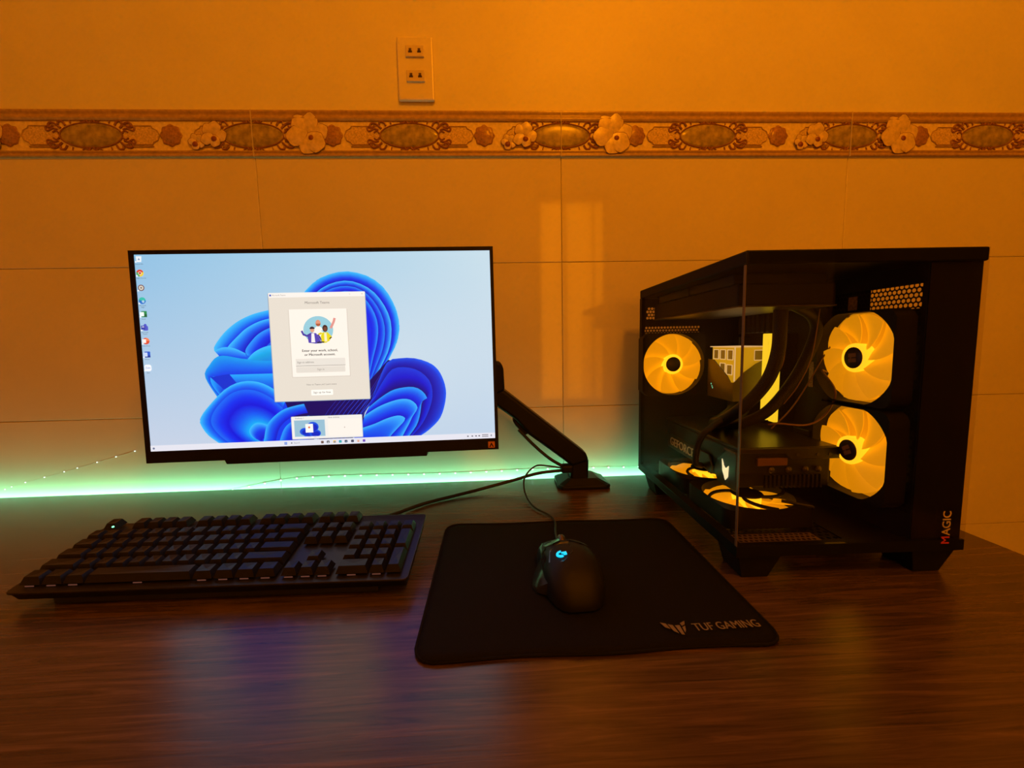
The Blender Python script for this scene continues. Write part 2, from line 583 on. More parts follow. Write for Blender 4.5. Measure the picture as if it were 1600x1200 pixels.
me_m1, me_m2 = mould(0.0265, 0.0455, 0.0045), mould(-0.0405, -0.0285, 0.0035)
trim = tag(empty('trim_1', (0, D, BC)), kind='structure')
for k, x0 in enumerate(cols[:-1]):
    if k == 5:
        continue
    bt = obj('border_tile', me_bt, M_BCREAM, trim, loc=(x0 + P_ / 2, -0.0016, 0))
    MB().box(-0.0007, 0.0007, -0.0046, 0.003, BZ0 - BC, BZ1 - BC).build('joint_line', M_GROUT, trim, loc=(x0, -0.0016, 0))

    def put(nm, me, m, x, z=0.0, mirror=False, d=-0.0004, rot=0.0):
        o = obj(nm, me, m, bt, loc=(x - P_ / 2, d, z))
        if mirror:
            o.scale.x = -1
        if rot:
            o.rotation_euler.y = rot
        return o
    put('moulding', me_m1, M_BMOULD, P_ / 2, d=0.0)
    put('moulding', me_m2, M_BMOULD, P_ / 2, d=0.0)
    for (mo, mr, ms, x) in ((me_oval, me_rim, me_scroll_full, P_ / 2), (me_oval_r, me_rim_r, me_scroll_r, 0.0009), (me_oval_l, me_rim_l, me_scroll_l, P_ - 0.0009)):
        put('medallion', mo, M_BOLIVE, x)
        put('medallion_rim', mr, M_BDARK, x)
        put('scrollwork', ms, M_BDARK, x)
    for x, mi in ((P_ / 2 + 0.060, False), (P_ / 2 - 0.060, True), (0.4905, True)):
        put('cartouche_panel', me_panel, M_BPANEL, x if x != 0.4905 else P_ - 0.045, mirror=mi)
        put('panel_outline', me_pline, M_BMOULD, x if x != 0.4905 else P_ - 0.045, mirror=mi)
    put('rosette', me_ros, M_BROSE, 0.151)
    put('rosette', me_ros, M_BROSE, 0.448)
    for me_, x, z, hx, hz, rot in ((me_flow, 0.106, 0.002, 0.006, -0.008, k * 0.0), (me_flow2, 0.528, 0.000, 0.002, -0.008, 0.4), (me_flow3, 0.496, -0.012, -0.002, -0.006, 0.9)):
        put('flower', me_, M_BFLOW, x, z, d=-0.0016, rot=rot)
        put('flower_outline', flow_line[me_], M_BDARK, x, z, d=-0.0016, rot=rot)
        h_ = put('flower_heart', me_heart, M_BSPOT, x + hx, z + hz, d=-0.003)
        h_.rotation_euler = (PI / 2, 0, 0)

# ------------------------------------------------------------------ wall socket
M_IVORY = mat('ivory_plastic', (0.82, 0.77, 0.66), 0.3, vary=0.02)
M_IVORY2 = mat('aged_ivory_plastic', (0.70, 0.61, 0.46), 0.35, vary=0.04)
M_SLOT = mat('dark_socket_slot', (0.10, 0.05, 0.02), 0.6)
so = tag(empty('power_outlet', (-0.1355, D - 0.001, 0.760)), 'ivory double wall socket plate mounted above the ornamental border', 'power outlet')
MB().box(-0.0345, 0.0345, -0.009, 0.0, 0.0, 0.116).build('cover_plate', M_IVORY, so, True, 0.003, 3)
for z in (0.043, 0.0875):
    s_ = MB().box(-0.0175, 0.0175, -0.0125, -0.008, z - 0.0105, z + 0.0105).build('socket_insert', M_IVORY2, so, True, 0.0012, 2)
    for sx in (-1, 1):
        MB().box(sx * 0.0085 - 0.0025, sx * 0.0085 + 0.0025, -0.0128, -0.0120, z - 0.002, z + 0.0045).box(sx * 0.0085 - 0.0037, sx * 0.0085 + 0.0037, -0.0128, -0.0121, z - 0.0035, z).build('slot', M_SLOT, s_)

# ------------------------------------------------------------------ ceiling lamp
lamp = tag(empty('ceiling_lamp', LAMP_POS), 'round amber ceiling lamp high above the desk', 'lamp')
MB().lathe([(0.0, ZC - LAMP_POS[2]), (0.05, ZC - LAMP_POS[2]), (0.05, ZC - LAMP_POS[2] - 0.02), (0.008, ZC - LAMP_POS[2] - 0.025), (0.008, 0.1), (0.03, 0.09), (0.03, 0.06), (0.0, 0.06)], 20).build('ceiling_mount', M_IVORY, lamp, True)
MB().lathe([(0.0, 0.06), (0.03, 0.055), (0.055, 0.02), (0.06, -0.01), (0.045, -0.045), (0.0, -0.06)], 24).build('bulb', glow('amber_bulb', LAMP_COLOR, 6.0), lamp, True)
ld = bpy.data.lights.new('bulb_light', 'POINT')
ld.energy = LAMP_POWER
ld.color = LAMP_COLOR
ld.shadow_soft_size = 0.10
lo = obj('bulb_light', None, parent=lamp)
bpy.data.objects.remove(lo)
lo = bpy.data.objects.new('bulb_light', ld)
COL.objects.link(lo)
lo.parent = lamp
lo.location = (0, 0.02, -0.16)

# ------------------------------------------------------------------ desk
desk = tag(empty('desk', (-0.3, 0.46, ZF)), 'dark walnut desk with a wide wood-grain top against the tiled wall', 'desk')
DX0, DX1, DY0, DY1 = -1.25, 0.681, 0.06, 0.846
MB().box(DX0 + 0.3, DX1 + 0.3, DY0 - 0.46, DY1 - 0.46, -0.03 - ZF, 0 - ZF).build('desk_top', M_WOOD, desk, True, 0.0015, 2)
for x in (DX0 + 0.35, DX1 + 0.25):
    for y in (DY0 - 0.42, DY1 - 0.50):
        MB().box(x - 0.025, x + 0.025, y - 0.025, y + 0.025, 0, -0.03 - ZF).build('leg', M_BLACKM, desk, True, 0.002)
MB().box(DX0 + 0.36, DX1 + 0.24, 0.32, 0.34, 0.45, -0.03 - ZF).build('back_rail', M_WOOD, desk)

# ------------------------------------------------------------------ LED strip behind the desk
led = tag(empty('led_strip', (-0.4, D - 0.004, 0)), 'mint green LED strip glowing along the wall behind the desk', 'led strip')
M_LED = glow('mint_led', (0.70, 1.0, 0.84), 3.0)
M_LEDT = mat('clear_strip_pvc', (0.66, 0.64, 0.54), 0.3)


def strip_z(x):
    if x < -0.62:
        return -0.012
    return -0.012 + 0.025 * (0.5 - 0.5 * math.cos(PI * min(1.0, (x + 0.62) / 0.22))) + 0.0012 * math.sin(x * 14) * min(1.0, (x + 0.62) / 0.22)


xs = [-1.22 + 0.0333 * i for i in range(47)]
me_bead = MB().lathe([(0.0, -0.0014), (0.0016, -0.0006), (0.0018, 0.0006), (0.0, 0.0016)], 8).mesh('led', True)
V, F = [], []
for i, x in enumerate(xs):
    z = strip_z(x)
    V += [(x + 0.4, 0.0037, z - 0.0022), (x + 0.4, 0.0037, z + 0.0022), (x + 0.4, 0.0041, z + 0.0022), (x + 0.4, 0.0041, z - 0.0022)]
    if i:
        a, b = (i - 1) * 4, i * 4
        F += [(a + k, a + (k + 1) % 4, b + (k + 1) % 4, b + k) for k in range(4)]
F += [(0, 1, 2, 3), (len(V) - 1, len(V) - 2, len(V) - 3, len(V) - 4)]
obj('strip_tape', mesh('strip_tape', V, F), M_LEDT, led)
for x in xs:
    obj('led', me_bead, M_LED, led, loc=(x + 0.4, 0.0034, strip_z(x)))
# loose tail of the strip climbing the wall towards the monitor
tail = spline([(-1.02, 0, 0.006), (-0.976, 0, 0.021), (-0.90, 0, 0.040), (-0.82, 0, 0.061), (-0.743, 0, 0.082)], 6)
mb = MB()
mb.tube([(p.x + 0.4, 0.0039, p.z) for p in tail], 0.00015, 4)
mb.build('strip_tail', M_LEDT, led)
for k in range(9):
    p = tail[min(len(tail) - 1, int(2 + k * (len(tail) - 3) / 8))]
    o = obj('led', me_bead, M_LED, led, loc=(p.x + 0.4, 0.0034, p.z))
    o.scale = (0.55, 0.55, 0.55)
la = bpy.data.lights.new('strip_light', 'AREA')
la.shape = 'RECTANGLE'
la.size, la.size_y = 1.62, 0.006
la.energy = LED_POWER
la.color = LED_COLOR
lo = bpy.data.objects.new('strip_light', la)
COL.objects.link(lo)
lo.parent = led
lo.location = (-0.05, -0.0145, -0.028)
lo.rotation_euler = (math.radians(180 - 72), 0, 0)

# ------------------------------------------------------------------ monitor
my, mt, mr_ = 0.0162, 0.0312, 0.0046
ex = Vector((math.cos(my), math.sin(my), 0))
nb = Vector((-math.sin(my), math.cos(my), 0))
ez = Vector((0, 0, 1)) * math.cos(mt) + nb * math.sin(mt)
mX = ex * math.cos(mr_) + ez * math.sin(mr_)
mZ = -ex * math.sin(mr_) + ez * math.cos(mr_)
mY = mZ.cross(mX)
monitor = tag(empty('monitor', mw=axes((-0.2644, 0.6502, 0.2827), mX, mY, mZ)), 'slim black monitor with its lit blue desktop screen on a swing arm', 'monitor')
W2, H2 = 0.2635, 0.148
bz = MB()
bz.box(-0.271, -W2, -0.0012, 0.012, -0.1662, 0.1540).box(W2, 0.2687, -0.0012, 0.012, -0.1662, 0.1540)
bz.box(-W2, W2, -0.0012, 0.012, H2, 0.1540).box(-W2, W2, -0.0012, 0.012, -0.1662, -H2)
bz.build('bezel', M_BLACK, monitor)
MB().box(-0.271, 0.2687, 0.010, 0.024, -0.1662, 0.1540).box(-0.19, 0.19, 0.024, 0.048, -0.13, 0.09).build('back_shell', M_BLACK, monitor, True, 0.004, 2)
MB().prism([(-0.1574, -0.1655), (0.1549, -0.1655), (0.1536, -0.1728), (-0.1541, -0.1728)], 0.0, 0.018, 'y').build('chin_bar', M_BLACK, monitor, True, 0.001)
MB().box(-0.05, 0.05, 0.048, 0.060, -0.05, 0.05).build('mount_plate', M_BLACKM, monitor, True, 0.003)
st = MB().box(0.2520, 0.2625, -0.0016, -0.001, -0.1632, -0.1532).build('energy_sticker', mat('orange_sticker', (0.55, 0.22, 0.06), 0.5), monitor)
MB().prism([(0.2535, -0.162), (0.2572, -0.1545), (0.2610, -0.162), (0.2592, -0.162), (0.2572, -0.158), (0.2553, -0.162)], -0.0019, -0.0015, 'y').build('sticker_mark', M_BLACK, st)

M_SCR = print_mat('display_picture', 1.06)


class Pic:
    """flat display picture in millimetres on the screen plane, coloured per corner"""
    layer = 0

    def __init__(s):
        s.V, s.F, s.C = [], [], []

    def z(s):
        Pic.layer += 1
        return -0.00001 * Pic.layer

    def poly(s, pts, col):
        y = s.z()
        n = len(s.V)
        s.V += [(a / 1000, y, b / 1000) for a, b in pts]
        cols = col if isinstance(col[0], (tuple, list)) else [col] * len(pts)
        s.C += [lin(c) for c in cols]
        s.F.append(tuple(range(n, n + len(pts))))
        return s

    def rect(s, x0, x1, y0, y1, col, r=0.0):
        if r:
            p = []
            for cx, cy, a in ((x1 - r, y1 - r, 0), (x0 + r, y1 - r, 90), (x0 + r, y0 + r, 180), (x1 - r, y0 + r, 270)):
                p += arc(cx, cy, r, a, a + 90, 4)
            return s.poly(p, col)
        return s.poly([(x0, y0), (x1, y0), (x1, y1), (x0, y1)], col)

    def disc(s, cx, cy, r, col, ry=None, n=20):
        return s.poly([(cx + r * math.cos(2 * PI * k / n), cy + (ry or r) * math.sin(2 * PI * k / n)) for k in range(n)], col)

    def line(s, pts, w, col):
        q = [Vector(p) for p in pts]
        L_, R_ = [], []
        for i, p in enumerate(q):
            t = (q[min(i + 1, len(q) - 1)] - q[max(i - 1, 0)]).normalized()
            nn = Vector((-t.y, t.x)) * w / 2
            L_.append(tuple(p + nn))
            R_.append(tuple(p - nn))
        return s.ribbon(L_, R_, [col, col], n=len(q), smooth=False)

    def ribbon(s, A, B, ramp, n=26, smooth=True):
        """strip between two curves; colour runs through ramp from A to B"""
        def resample(P):
            P = [p.to_2d() if isinstance(p, Vector) and len(p) == 3 else Vector(p) for p in (spline([(a, b, 0) for a, b in P], 10) if smooth else [Vector((a, b, 0)) for a, b in P])]
            d = [0]
            for i in range(1, len(P)):
                d.append(d[-1] + (P[i] - P[i - 1]).length)
            out, j = [], 0
            for k in range(n):
                t = d[-1] * k / (n - 1)
                while j < len(P) - 2 and d[j + 1] < t:
                    j += 1
                f = (t - d[j]) / max(1e-9, d[j + 1] - d[j])
                out.append(P[j].lerp(P[j + 1], min(1, max(0, f))))
            return out
        a, b = resample(A), resample(B)
        y = s.z()
        m = 4 * (len(ramp) - 1) + 1 if smooth else 2
        base = len(s.V)
        for i in range(n):
            for j in range(m):
                t = j / (m - 1)
                p = a[i].lerp(b[i], t)
                s.V.append((p.x / 1000, y, p.y / 1000))
                u = t * (len(ramp) - 1)
                k = min(int(u), len(ramp) - 2)
                c0, c1 = ramp[k], ramp[k + 1]
                s.C.append(lin([c0[q] + (c1[q] - c0[q]) * (u - k) for q in range(3)]))
        for i in range(n - 1):
            for j in range(m - 1):
                k = base + i * m + j
                s.F.append((k, k + 1, k + m + 1, k + m))
        return s

    def build(s, name, parent):
        me = mesh(name, s.V, s.F)
        at = me.color_attributes.new('Col', 'FLOAT_COLOR', 'POINT')
        for i, c in enumerate(s.C):
            at.data[i].color = tuple(c) + (1,)
        return obj(name, me, M_SCR, parent)


def scr_text(name, s, x, y, size, col, parent, align='CENTER', bold=0.0, sx=1.0):
    me = text_mesh(s, size / 1000, 0, align, bold / 1000, sx)
    Pic.layer += 1
    yy = -0.00001 * Pic.layer
    for v in me.vertices:
        v.co = Vector((v.co.x + x / 1000, yy, v.co.y + y / 1000))
    at = me.color_attributes.new('Col', 'FLOAT_COLOR', 'POINT')
    c = tuple(lin(col)) + (1,)
    for d in at.data:
        d.color = c
    return obj(name, me, M_SCR, parent)


# display base: pale sky-blue gradient
pb = Pic()
n = 12
TL, TR, BL, BR = (140, 190, 224), (192, 218, 230), (196, 207, 226), (188, 208, 228)
MIDC = (206, 222, 232)
for j in range(n + 1):
    for i in range(n + 1):
        u, v = i / n, j / n
        c = [TL[q] * (1 - u) * v + TR[q] * u * v + BL[q] * (1 - u) * (1 - v) + BR[q] * u * (1 - v) for q in range(3)]
        w = max(0, 1 - 2.2 * math.hypot(u - 0.72, v - 0.45))
        c = [c[q] * (1 - 0.6 * w) + MIDC[q] * 0.6 * w for q in range(3)]
        pb.V.append((-W2 + 2 * W2 * u, 0.0, -H2 + 2 * H2 * v))
        pb.C.append(lin(c))
for j in range(n):
    for i in range(n):
        k = j * (n + 1) + i
        pb.F.append((k, k + 1, k + n + 2, k + n + 1))
screen = pb.build('screen', monitor)

# abstract blue folded petals
CY, LB, MBL, BL_, DB, NV = (60, 190, 250), (20, 140, 242), (8, 100, 235), (2, 60, 232), (4, 24, 200), (14, 8, 92)
pf = Pic()
# upper petal
pf.poly([(-40, 62), (-22, 88), (-1, 107), (23, 116.5), (47, 119), (76, 111), (99, 93), (115, 63), (120, 34), (115, 9), (102, -16), (86, -45), (60, -100), (-20, -100)], BL_)
tp = [(-46, 58), (-22, 88), (-1, 107), (23, 116.5), (47, 119), (76, 111), (99, 93), (115, 63), (120, 34), (115, 9), (102, -16), (84, -48), (66, -72)]
t1 = [(-30, 58), (-8, 84), (14, 99), (38, 105), (58, 102), (80, 90), (96, 70), (106, 46), (107, 22), (102, -2), (90, -26), (76, -52), (64, -72)]
t2 = [(-20, 58), (6, 86), (24, 95), (44, 97), (62, 92), (78, 79), (91, 58), (97, 36), (96, 14), (90, -8), (80, -30), (70, -54), (62, -72)]
t3 = [(-10, 58), (14, 80), (30, 88), (46, 89), (62, 84), (76, 68), (85, 48), (87, 28), (84, 8), (78, -12), (72, -34), (66, -54), (60, -72)]
t4 = [(0, 58), (20, 70), (34, 78), (46, 79), (58, 74), (68, 60), (75, 42), (76, 24), (74, 6), (70, -14), (66, -34), (62, -54), (58, -72)]
pf.ribbon(tp, t1, [CY, LB, BL_, DB])
pf.ribbon(t1, t2, [CY, MBL, DB])
pf.ribbon(t2, t3, [LB, BL_, DB])
pf.ribbon(t3, t4, [(30, 150, 250), BL_, (0, 30, 225)])
pf.poly([(-30, 58)] + t4, (0, 40, 235))
# dark heart of the flower
pf.poly([(-74, -70), (60, -60), (100, -18), (108, -20), (80, -70), (60, -100), (50, -138), (-40, -138), (-70, -110)], NV)
for k in range(7):
    pf.line([(20 + 5 * k, -138), (40 + 7 * k, -105 + 3 * k), (66 + 7 * k, -72 + 5 * k), (92 + 3 * k, -34 + 2 * k)], 0.8, (30, 40 + 6 * k, 170 + 8 * k))
# right petal
rp = [(70, -84), (84, -50), (99, -21), (118, -16), (143, -17), (168, -27), (182, -45), (188, -74), (179, -109), (161, -129), (143, -141)]
r1 = [(70, -86), (86, -58), (104, -34), (122, -30), (142, -34), (156, -44), (165, -58), (166, -80), (158, -104), (146, -124), (130, -141)]
r2 = [(66, -92), (84, -78), (104, -66), (122, -62), (138, -62), (150, -68), (158, -80), (150, -84), (146, -104), (140, -122), (126, -141)]
r3 = [(60, -104), (80, -92), (100, -84), (118, -80), (132, -82), (142, -92), (140, -100), (134, -108), (128, -120), (122, -130), (116, -141)]
r4 = [(54, -124), (74, -118), (94, -110), (112, -106), (122, -110), (120, -116), (114, -122), (108, -128), (104, -132), (100, -136), (96, -141)]
pf.poly(rp + [(60, -141), (52, -120)], DB)
pf.ribbon(rp, r1, [(14, 80, 225), (8, 40, 190), (10, 16, 150)])
pf.ribbon(r1, r2, [(10, 60, 215), DB, (16, 10, 120)])
pf.ribbon(r2, r3, [(40, 160, 250), MBL, (0, 50, 225), DB])
pf.ribbon(r3, r4, [(60, 180, 250), (10, 110, 238), BL_, DB])
pf.ribbon(r4, [(40, -141), (50, -140), (58, -140), (66, -140), (72, -140), (76, -140), (80, -141), (84, -141), (88, -141), (90, -141), (92, -141)], [(60, 180, 250), (10, 100, 238), BL_])
pf.ribbon(rp[4:], [(140, -19), (163, -30), (178, -48), (184, -74), (176, -107), (158, -127), (140, -141)], [(16, 100, 240), (8, 60, 220)])
# upper left petal
l0 = [(-70, 64), (-99, 57), (-123, 46), (-143, 30), (-158, 11), (-159.5, 3), (-153, -4)]
l1 = [(-66, 52), (-90, 46), (-110, 36), (-124, 24), (-138, 10), (-140, 4), (-136, -2)]
l2 = [(-62, 40), (-80, 34), (-94, 26), (-104, 16), (-112, 6), (-114, 0), (-112, -5)]
pf.poly(l0 + [(-120, -30), (-60, -30)], MBL)
pf.ribbon(l0, l1, [CY, LB, BL_])
pf.ribbon(l1, l2, [CY, MBL, DB])
pf.ribbon(l2, [(-58, 24), (-68, 20), (-76, 14), (-82, 8), (-88, 0), (-90, -6), (-88, -10)], [(40, 160, 248), BL_, DB])
# overturned lip
pf.ribbon([(-62, 10), (-82, 8), (-100, 0), (-112, -12), (-116, -20)], [(-62, -14), (-84, -16), (-104, -22), (-116, -26), (-128, -30)], [CY, (0, 160, 225), (6, 130, 225)])
pf.ribbon([(-159, 3), (-146, 8), (-130, 6), (-114, -2)], [(-153, -5), (-140, -8), (-126, -10), (-112, -10)], [CY, BL_])
# middle left petal
m0 = [(-60, -14), (-92, -14), (-120, -10), (-153, -5), (-170, -21), (-176, -32), (-172, -46), (-160, -68)]
m1 = [(-60, -34), (-90, -34), (-118, -34), (-144, -34), (-158, -36), (-168, -37), (-166, -50), (-154, -68)]
m2 = [(-60, -64), (-88, -62), (-110, -58), (-126, -56), (-140, -56), (-150, -56), (-152, -62), (-146, -70)]
pf.poly(m0 + [(-120, -90), (-60, -90)], MBL)
pf.ribbon(m0, m1, [(6, 160, 235), (0, 110, 238), (0, 60, 230)])
pf.ribbon(m1, m2, [(30, 170, 250), (4, 110, 236), (0, 70, 225)])
pf.poly([(-168, -37), (-140, -33), (-128, -50), (-150, -56)], (2, 50, 205))
# lower left petal
b0 = [(-60, -78), (-76, -58), (-100, -46), (-126, -46), (-150, -58), (-178, -86), (-188, -101), (-187, -111), (-178, -126), (-163, -139)]
b1 = [(-64, -88), (-80, -72), (-102, -60), (-124, -58), (-144, -66), (-164, -86), (-172, -102), (-170, -114), (-160, -128), (-148, -139)]
b2 = [(-70, -104), (-84, -92), (-100, -84), (-116, -82), (-130, -86), (-142, -98), (-146, -108), (-142, -120), (-134, -130), (-124, -139)]
b3 = [(-78, -122), (-88, -114), (-98, -110), (-106, -110), (-112, -114), (-116, -120), (-116, -126), (-112, -132), (-106, -136), (-102, -139)]
pf.poly(b0 + [(-40, -139)], BL_)
pf.ribbon(b0, b1, [CY, (10, 120, 242), BL_])
pf.ribbon(b1, b2, [(14, 110, 240), (0, 50, 236), (4, 20, 215)])
pf.ribbon(b2, b3, [(4, 30, 220), (0, 90, 238), (0, 170, 245)])
pf.ribbon(b3, [(-84, -136), (-90, -134), (-94, -134), (-97, -135), (-98, -137), (-99, -138), (-99, -138.5), (-98, -138.7), (-97, -138.8), (-96, -139)], [CY, BL_, DB])
pf.ribbon([(-96, -139), (-88, -112), (-66, -92), (-40, -84), (-10, -80)], [(-78, -139), (-70, -118), (-54, -104), (-34, -98), (-10, -96)], [(50, 180, 250), MBL, BL_, DB])
pf.ribbon([(-72, -139), (-62, -118), (-44, -106), (-20, -100)], [(-52, -139), (-46, -124), (-34, -114), (-16, -110)], [(40, 160, 248), BL_, DB])
pf.ribbon([(-44, -139), (-38, -124), (-26, -116), (-8, -112)], [(-20, -139), (-18, -128), (-12, -122), (0, -118)], [(40, 150, 245), BL_, NV])
pf.poly([(-34, -76), (62, -70), (50, -112), (40, -139), (-12, -139), (-24, -104)], NV)
for k in range(9):
    pf.line([(-20 + 6 * k, -139), (-8 + 6.5 * k, -112), (6 + 7 * k, -92), (22 + 7 * k, -74)], 0.9, (26, 34 + 5 * k, 150 + 9 * k))
pf.build('wallpaper', screen)

# task bar and its marks
tb = Pic()
tb.rect(-263.5, 263.5, -148, -139, (226, 226, 236))
tb.rect(-64.7, -63, -143.3, -141.6, (20, 110, 220)).rect(-62.6, -60.9, -143.3, -141.6, (20, 120, 225)).rect(-64.7, -63, -145.4, -143.7, (20, 100, 210)).rect(-62.6, -60.9, -145.4, -143.7, (20, 110, 220))
tb.disc(-53.9, -143.3, 1.1, (110, 110, 130))
for x, c, c2 in ((-7.2, (130, 100, 90), (90, 70, 60)), (1.7, (60, 60, 66), (200, 200, 205)), (11.5, (240, 190, 60), (60, 120, 200)), (20.3, (30, 140, 190), (60, 200, 160)), (29.2, (50, 50, 60), (120, 150, 180)), (39.1, (40, 40, 60), (80, 90, 120)), (48, (230, 200, 190), (220, 150, 120)), (56.9, (130, 90, 190), (90, 70, 180))):
    tb.rect(x - 2.1, x + 2.1, -145.7, -141.7, c, 0.9)
    tb.rect(x - 1.0, x + 1.3, -145.2, -143.2, c2, 0.4)
for x in (220, 227, 233, 238):
    tb.rect(x - 1.3, x + 1.3, -144.4, -142.4, (110, 110, 120), 0.5)
tb.rect(242.5, 252.5, -142.6, -141.4, (120, 120, 130)).rect(242.5, 252.5, -145.3, -144.1, (120, 120, 130)).rect(256.4, 258.2, -144.8, -141.8, (130, 130, 140), 0.6).disc(-258.7, -143.5, 1.6, (110, 120, 150))
task = tb.build('task_bar', screen)
scr_text('search_text', 'Search', -50.5, -143.4, 3.4, (130, 130, 140), screen, 'LEFT')

# desktop icons
IC = [141.4, 120.8, 99.2, 80.3, 60.3, 40.3, 20.2, 0.0, -20.2]
NAMES = ['Recycle Bin', 'Google Chrome', '', 'Microsoft Edge', 'Excel', 'Microsoft Teams', 'PowerPoint', 'Word', 'Zalo']
for i, (y, nm) in enumerate(zip(IC, NAMES)):
    p = Pic()
    x = -256.6
    if i == 0:
        p.poly([(x - 4, y + 4), (x + 4, y + 4), (x + 3.2, y - 4.4), (x - 3.2, y - 4.4)], (236, 240, 244)).poly([(x - 1.8, y - 1.6), (x + 1.8, y - 1.6), (x, y + 1.6)], (120, 150, 180))
    elif i == 1:
        p.disc(x, y, 5.2, (240, 205, 60)).poly([(x, y)] + arc(x, y, 5.2, 20, 160), (225, 60, 45)).poly([(x, y)] + arc(x, y, 5.2, 160, 260), (90, 170, 90)).disc(x, y, 2.4, (245, 240, 235)).disc(x, y, 1.8, (190, 70, 50))
    elif i == 2:
        p.disc(x, y, 4.6, (110, 60, 60)).disc(x, y, 3.4, (210, 205, 190)).disc(x, y, 1.2, (120, 90, 80))
    elif i == 3:
        p.disc(x, y, 5.0, (20, 110, 200)).poly(arc(x, y, 5.0, 0, 170, 10) + [(x - 1, y)], (50, 190, 170)).disc(x + 1.2, y - 1.4, 2.0, (170, 205, 225))
    elif i == 4:
        p.rect(x - 3, x + 5, y - 4.5, y + 4.5, (30, 140, 80), 0.8).rect(x + 1, x + 5, y - 4.5, y, (20, 100, 60)).rect(x - 5, x + 1, y - 3, y + 3, (240, 250, 245), 0.6)
    elif i == 5:
        p.rect(x - 2, x + 5, y - 4.5, y + 2.5, (80, 90, 200), 1.6).disc(x + 1.2, y + 3.4, 2.2, (80, 90, 200)).rect(x - 5, x + 1, y - 3, y + 3, (60, 70, 170), 0.6).rect(x - 3.6, x - 0.4, y + 0.6, y + 1.6, (235, 235, 250))
    elif i == 6:
        p.disc(x + 0.6, y, 5.0, (225, 80, 50)).poly([(x + 0.6, y)] + arc(x + 0.6, y, 5.0, 0, 90, 6), (245, 130, 90)).rect(x - 5, x + 0.6, y - 2.8, y + 2.8, (250, 240, 235), 0.6)
    elif i == 7:
        p.rect(x - 3, x + 5, y - 4.5, y + 4.5, (40, 90, 200), 0.8).rect(x - 3, x + 5, y - 4.5, y - 1.5, (30, 60, 150)).rect(x - 5, x + 1, y - 3, y + 3, (200, 215, 245), 0.6)
    else:
        p.rect(x - 5, x + 5, y - 5, y + 5, (244, 246, 250), 3.0)
    p.rect(x - 5.6, x - 3.4, y - 5.2, y - 3.0, (240, 244, 248))
    p.build('desktop_icon', screen)
    if nm:
        scr_text('icon_name', nm.replace(' ', '\n') if i in (3, 5) else nm, x, y - (8.6 if i in (3, 5) else 7.4), 2.5, (70, 90, 110), screen)
scr_text('icon_mark', 'Zalo', -256.6, -20.2, 4.0, (60, 120, 210), screen)

# sign-in window
wn = Pic()
wn.rect(-75.2, 70.6, -78.6, 87.6, (150, 165, 185), 1.5)
wn.rect(-74.2, 69.8, -77.6, 88.2, (229, 220, 206), 1.2).rect(-74.2, 69.8, 81.0, 88.2, (246, 240, 232), 1.0)
wn.rect(-72.6, -70.0, 83.2, 85.8, (50, 90, 190)).rect(64.5, 66.5, 84.2, 85.0, (190, 150, 140)).rect(46, 48, 84.2, 84.8, (200, 190, 180))
wn.rect(-46.4, 42.0, -41.6, 62.2, (214, 204, 190), 1.0)
wn.rect(-45.4, 41.0, -40.6, 62.8, (250, 242, 230), 1.0)
wn.rect(-39.6, 35.0, -23.8, -12.8, (232, 225, 214), 0.8).rect(-39.6, 35.0, -24.2, -23.6, (120, 112, 104)).rect(-39.6, 34.4, -34.2, -25.2, (228, 220, 208), 0.8)
wn.rect(-19.2, 13.8, -69.8, -61.2, (255, 250, 240), 1.0)
window = wn.build('sign_in_window', screen)
ill = Pic()
ill.disc(-3, 31, 22.4, (150, 204, 218), 21, 30)
ill.poly([(-17, 12), (-13, 26), (-4, 33), (6, 26), (10, 12)], (250, 244, 234))
ill.disc(-2.8, 41.3, 3.8, (226, 150, 120), 5.0).poly(arc(-2.8, 40.5, 3.8, 180, 360, 8), (176, 92, 60)).poly([(-6, 36), (0.4, 36), (5, 30), (-11, 30)], (250, 244, 234))
ill.line([(22.4, 48.5), (20.5, 42), (17.5, 36.5), (15.6, 33)], 3.6, (226, 150, 140))
ill.disc(-12.2, 31.5, 3.2, (222, 160, 130), 4.2).poly(arc(-12.2, 32.5, 3.8, 0, 180, 8), (52, 38, 48))
ill.poly([(-18.5, 11.5), (-20, 24), (-14, 27), (-6.5, 26), (-1, 16), (1, 10.4), (-8, 10)], (84, 70, 176)).line([(-28, 30), (-25.5, 24), (-20, 22), (-15, 25)], 3.0, (72, 60, 160)).poly([(-14.5, 12), (-13.5, 26), (-9.5, 26), (-8.5, 12)], (244, 240, 240)).line([(-4, 24), (0, 17), (3, 12)], 2.4, (70, 58, 150))
ill.disc(7.2, 33.0, 4.0, (70, 40, 34), 5.4).disc(7.4, 32, 2.6, (120, 70, 52), 3.4)
ill.poly([(2, 10.6), (0, 21), (3, 27), (11, 27), (17, 20), (13, 14), (8, 11)], (232, 214, 34)).line([(-3, 24), (2, 26)], 3.0, (226, 206, 30)).poly([(5.5, 13), (5.5, 26), (9, 26), (9.5, 13)], (246, 236, 190)).line([(-6, 11.5), (2, 12.5), (5, 12)], 1.8, (40, 34, 50)).line([(13, 17), (16.5, 19.5)], 1.6, (50, 36, 30))
ill.build('people_illustration', window)
scr_text('window_heading', 'Microsoft Teams', -2.4, 72.3, 5.4, (120, 112, 108), window)
scr_text('window_title', 'Microsoft Teams', -69, 84.4, 3.0, (140, 130, 130), window, 'LEFT')
scr_text('prompt_line', 'Enter your work, school,', -2.4, -0.6, 5.3, (40, 36, 36), window, bold=0.12)
scr_text('prompt_line', 'or Microsoft account.', -2.6, -6.8, 5.3, (40, 36, 36), window, bold=0.12)
scr_text('field_text', 'Sign-in address', -37.5, -18.3, 4.2, (130, 122, 116), window, 'LEFT')
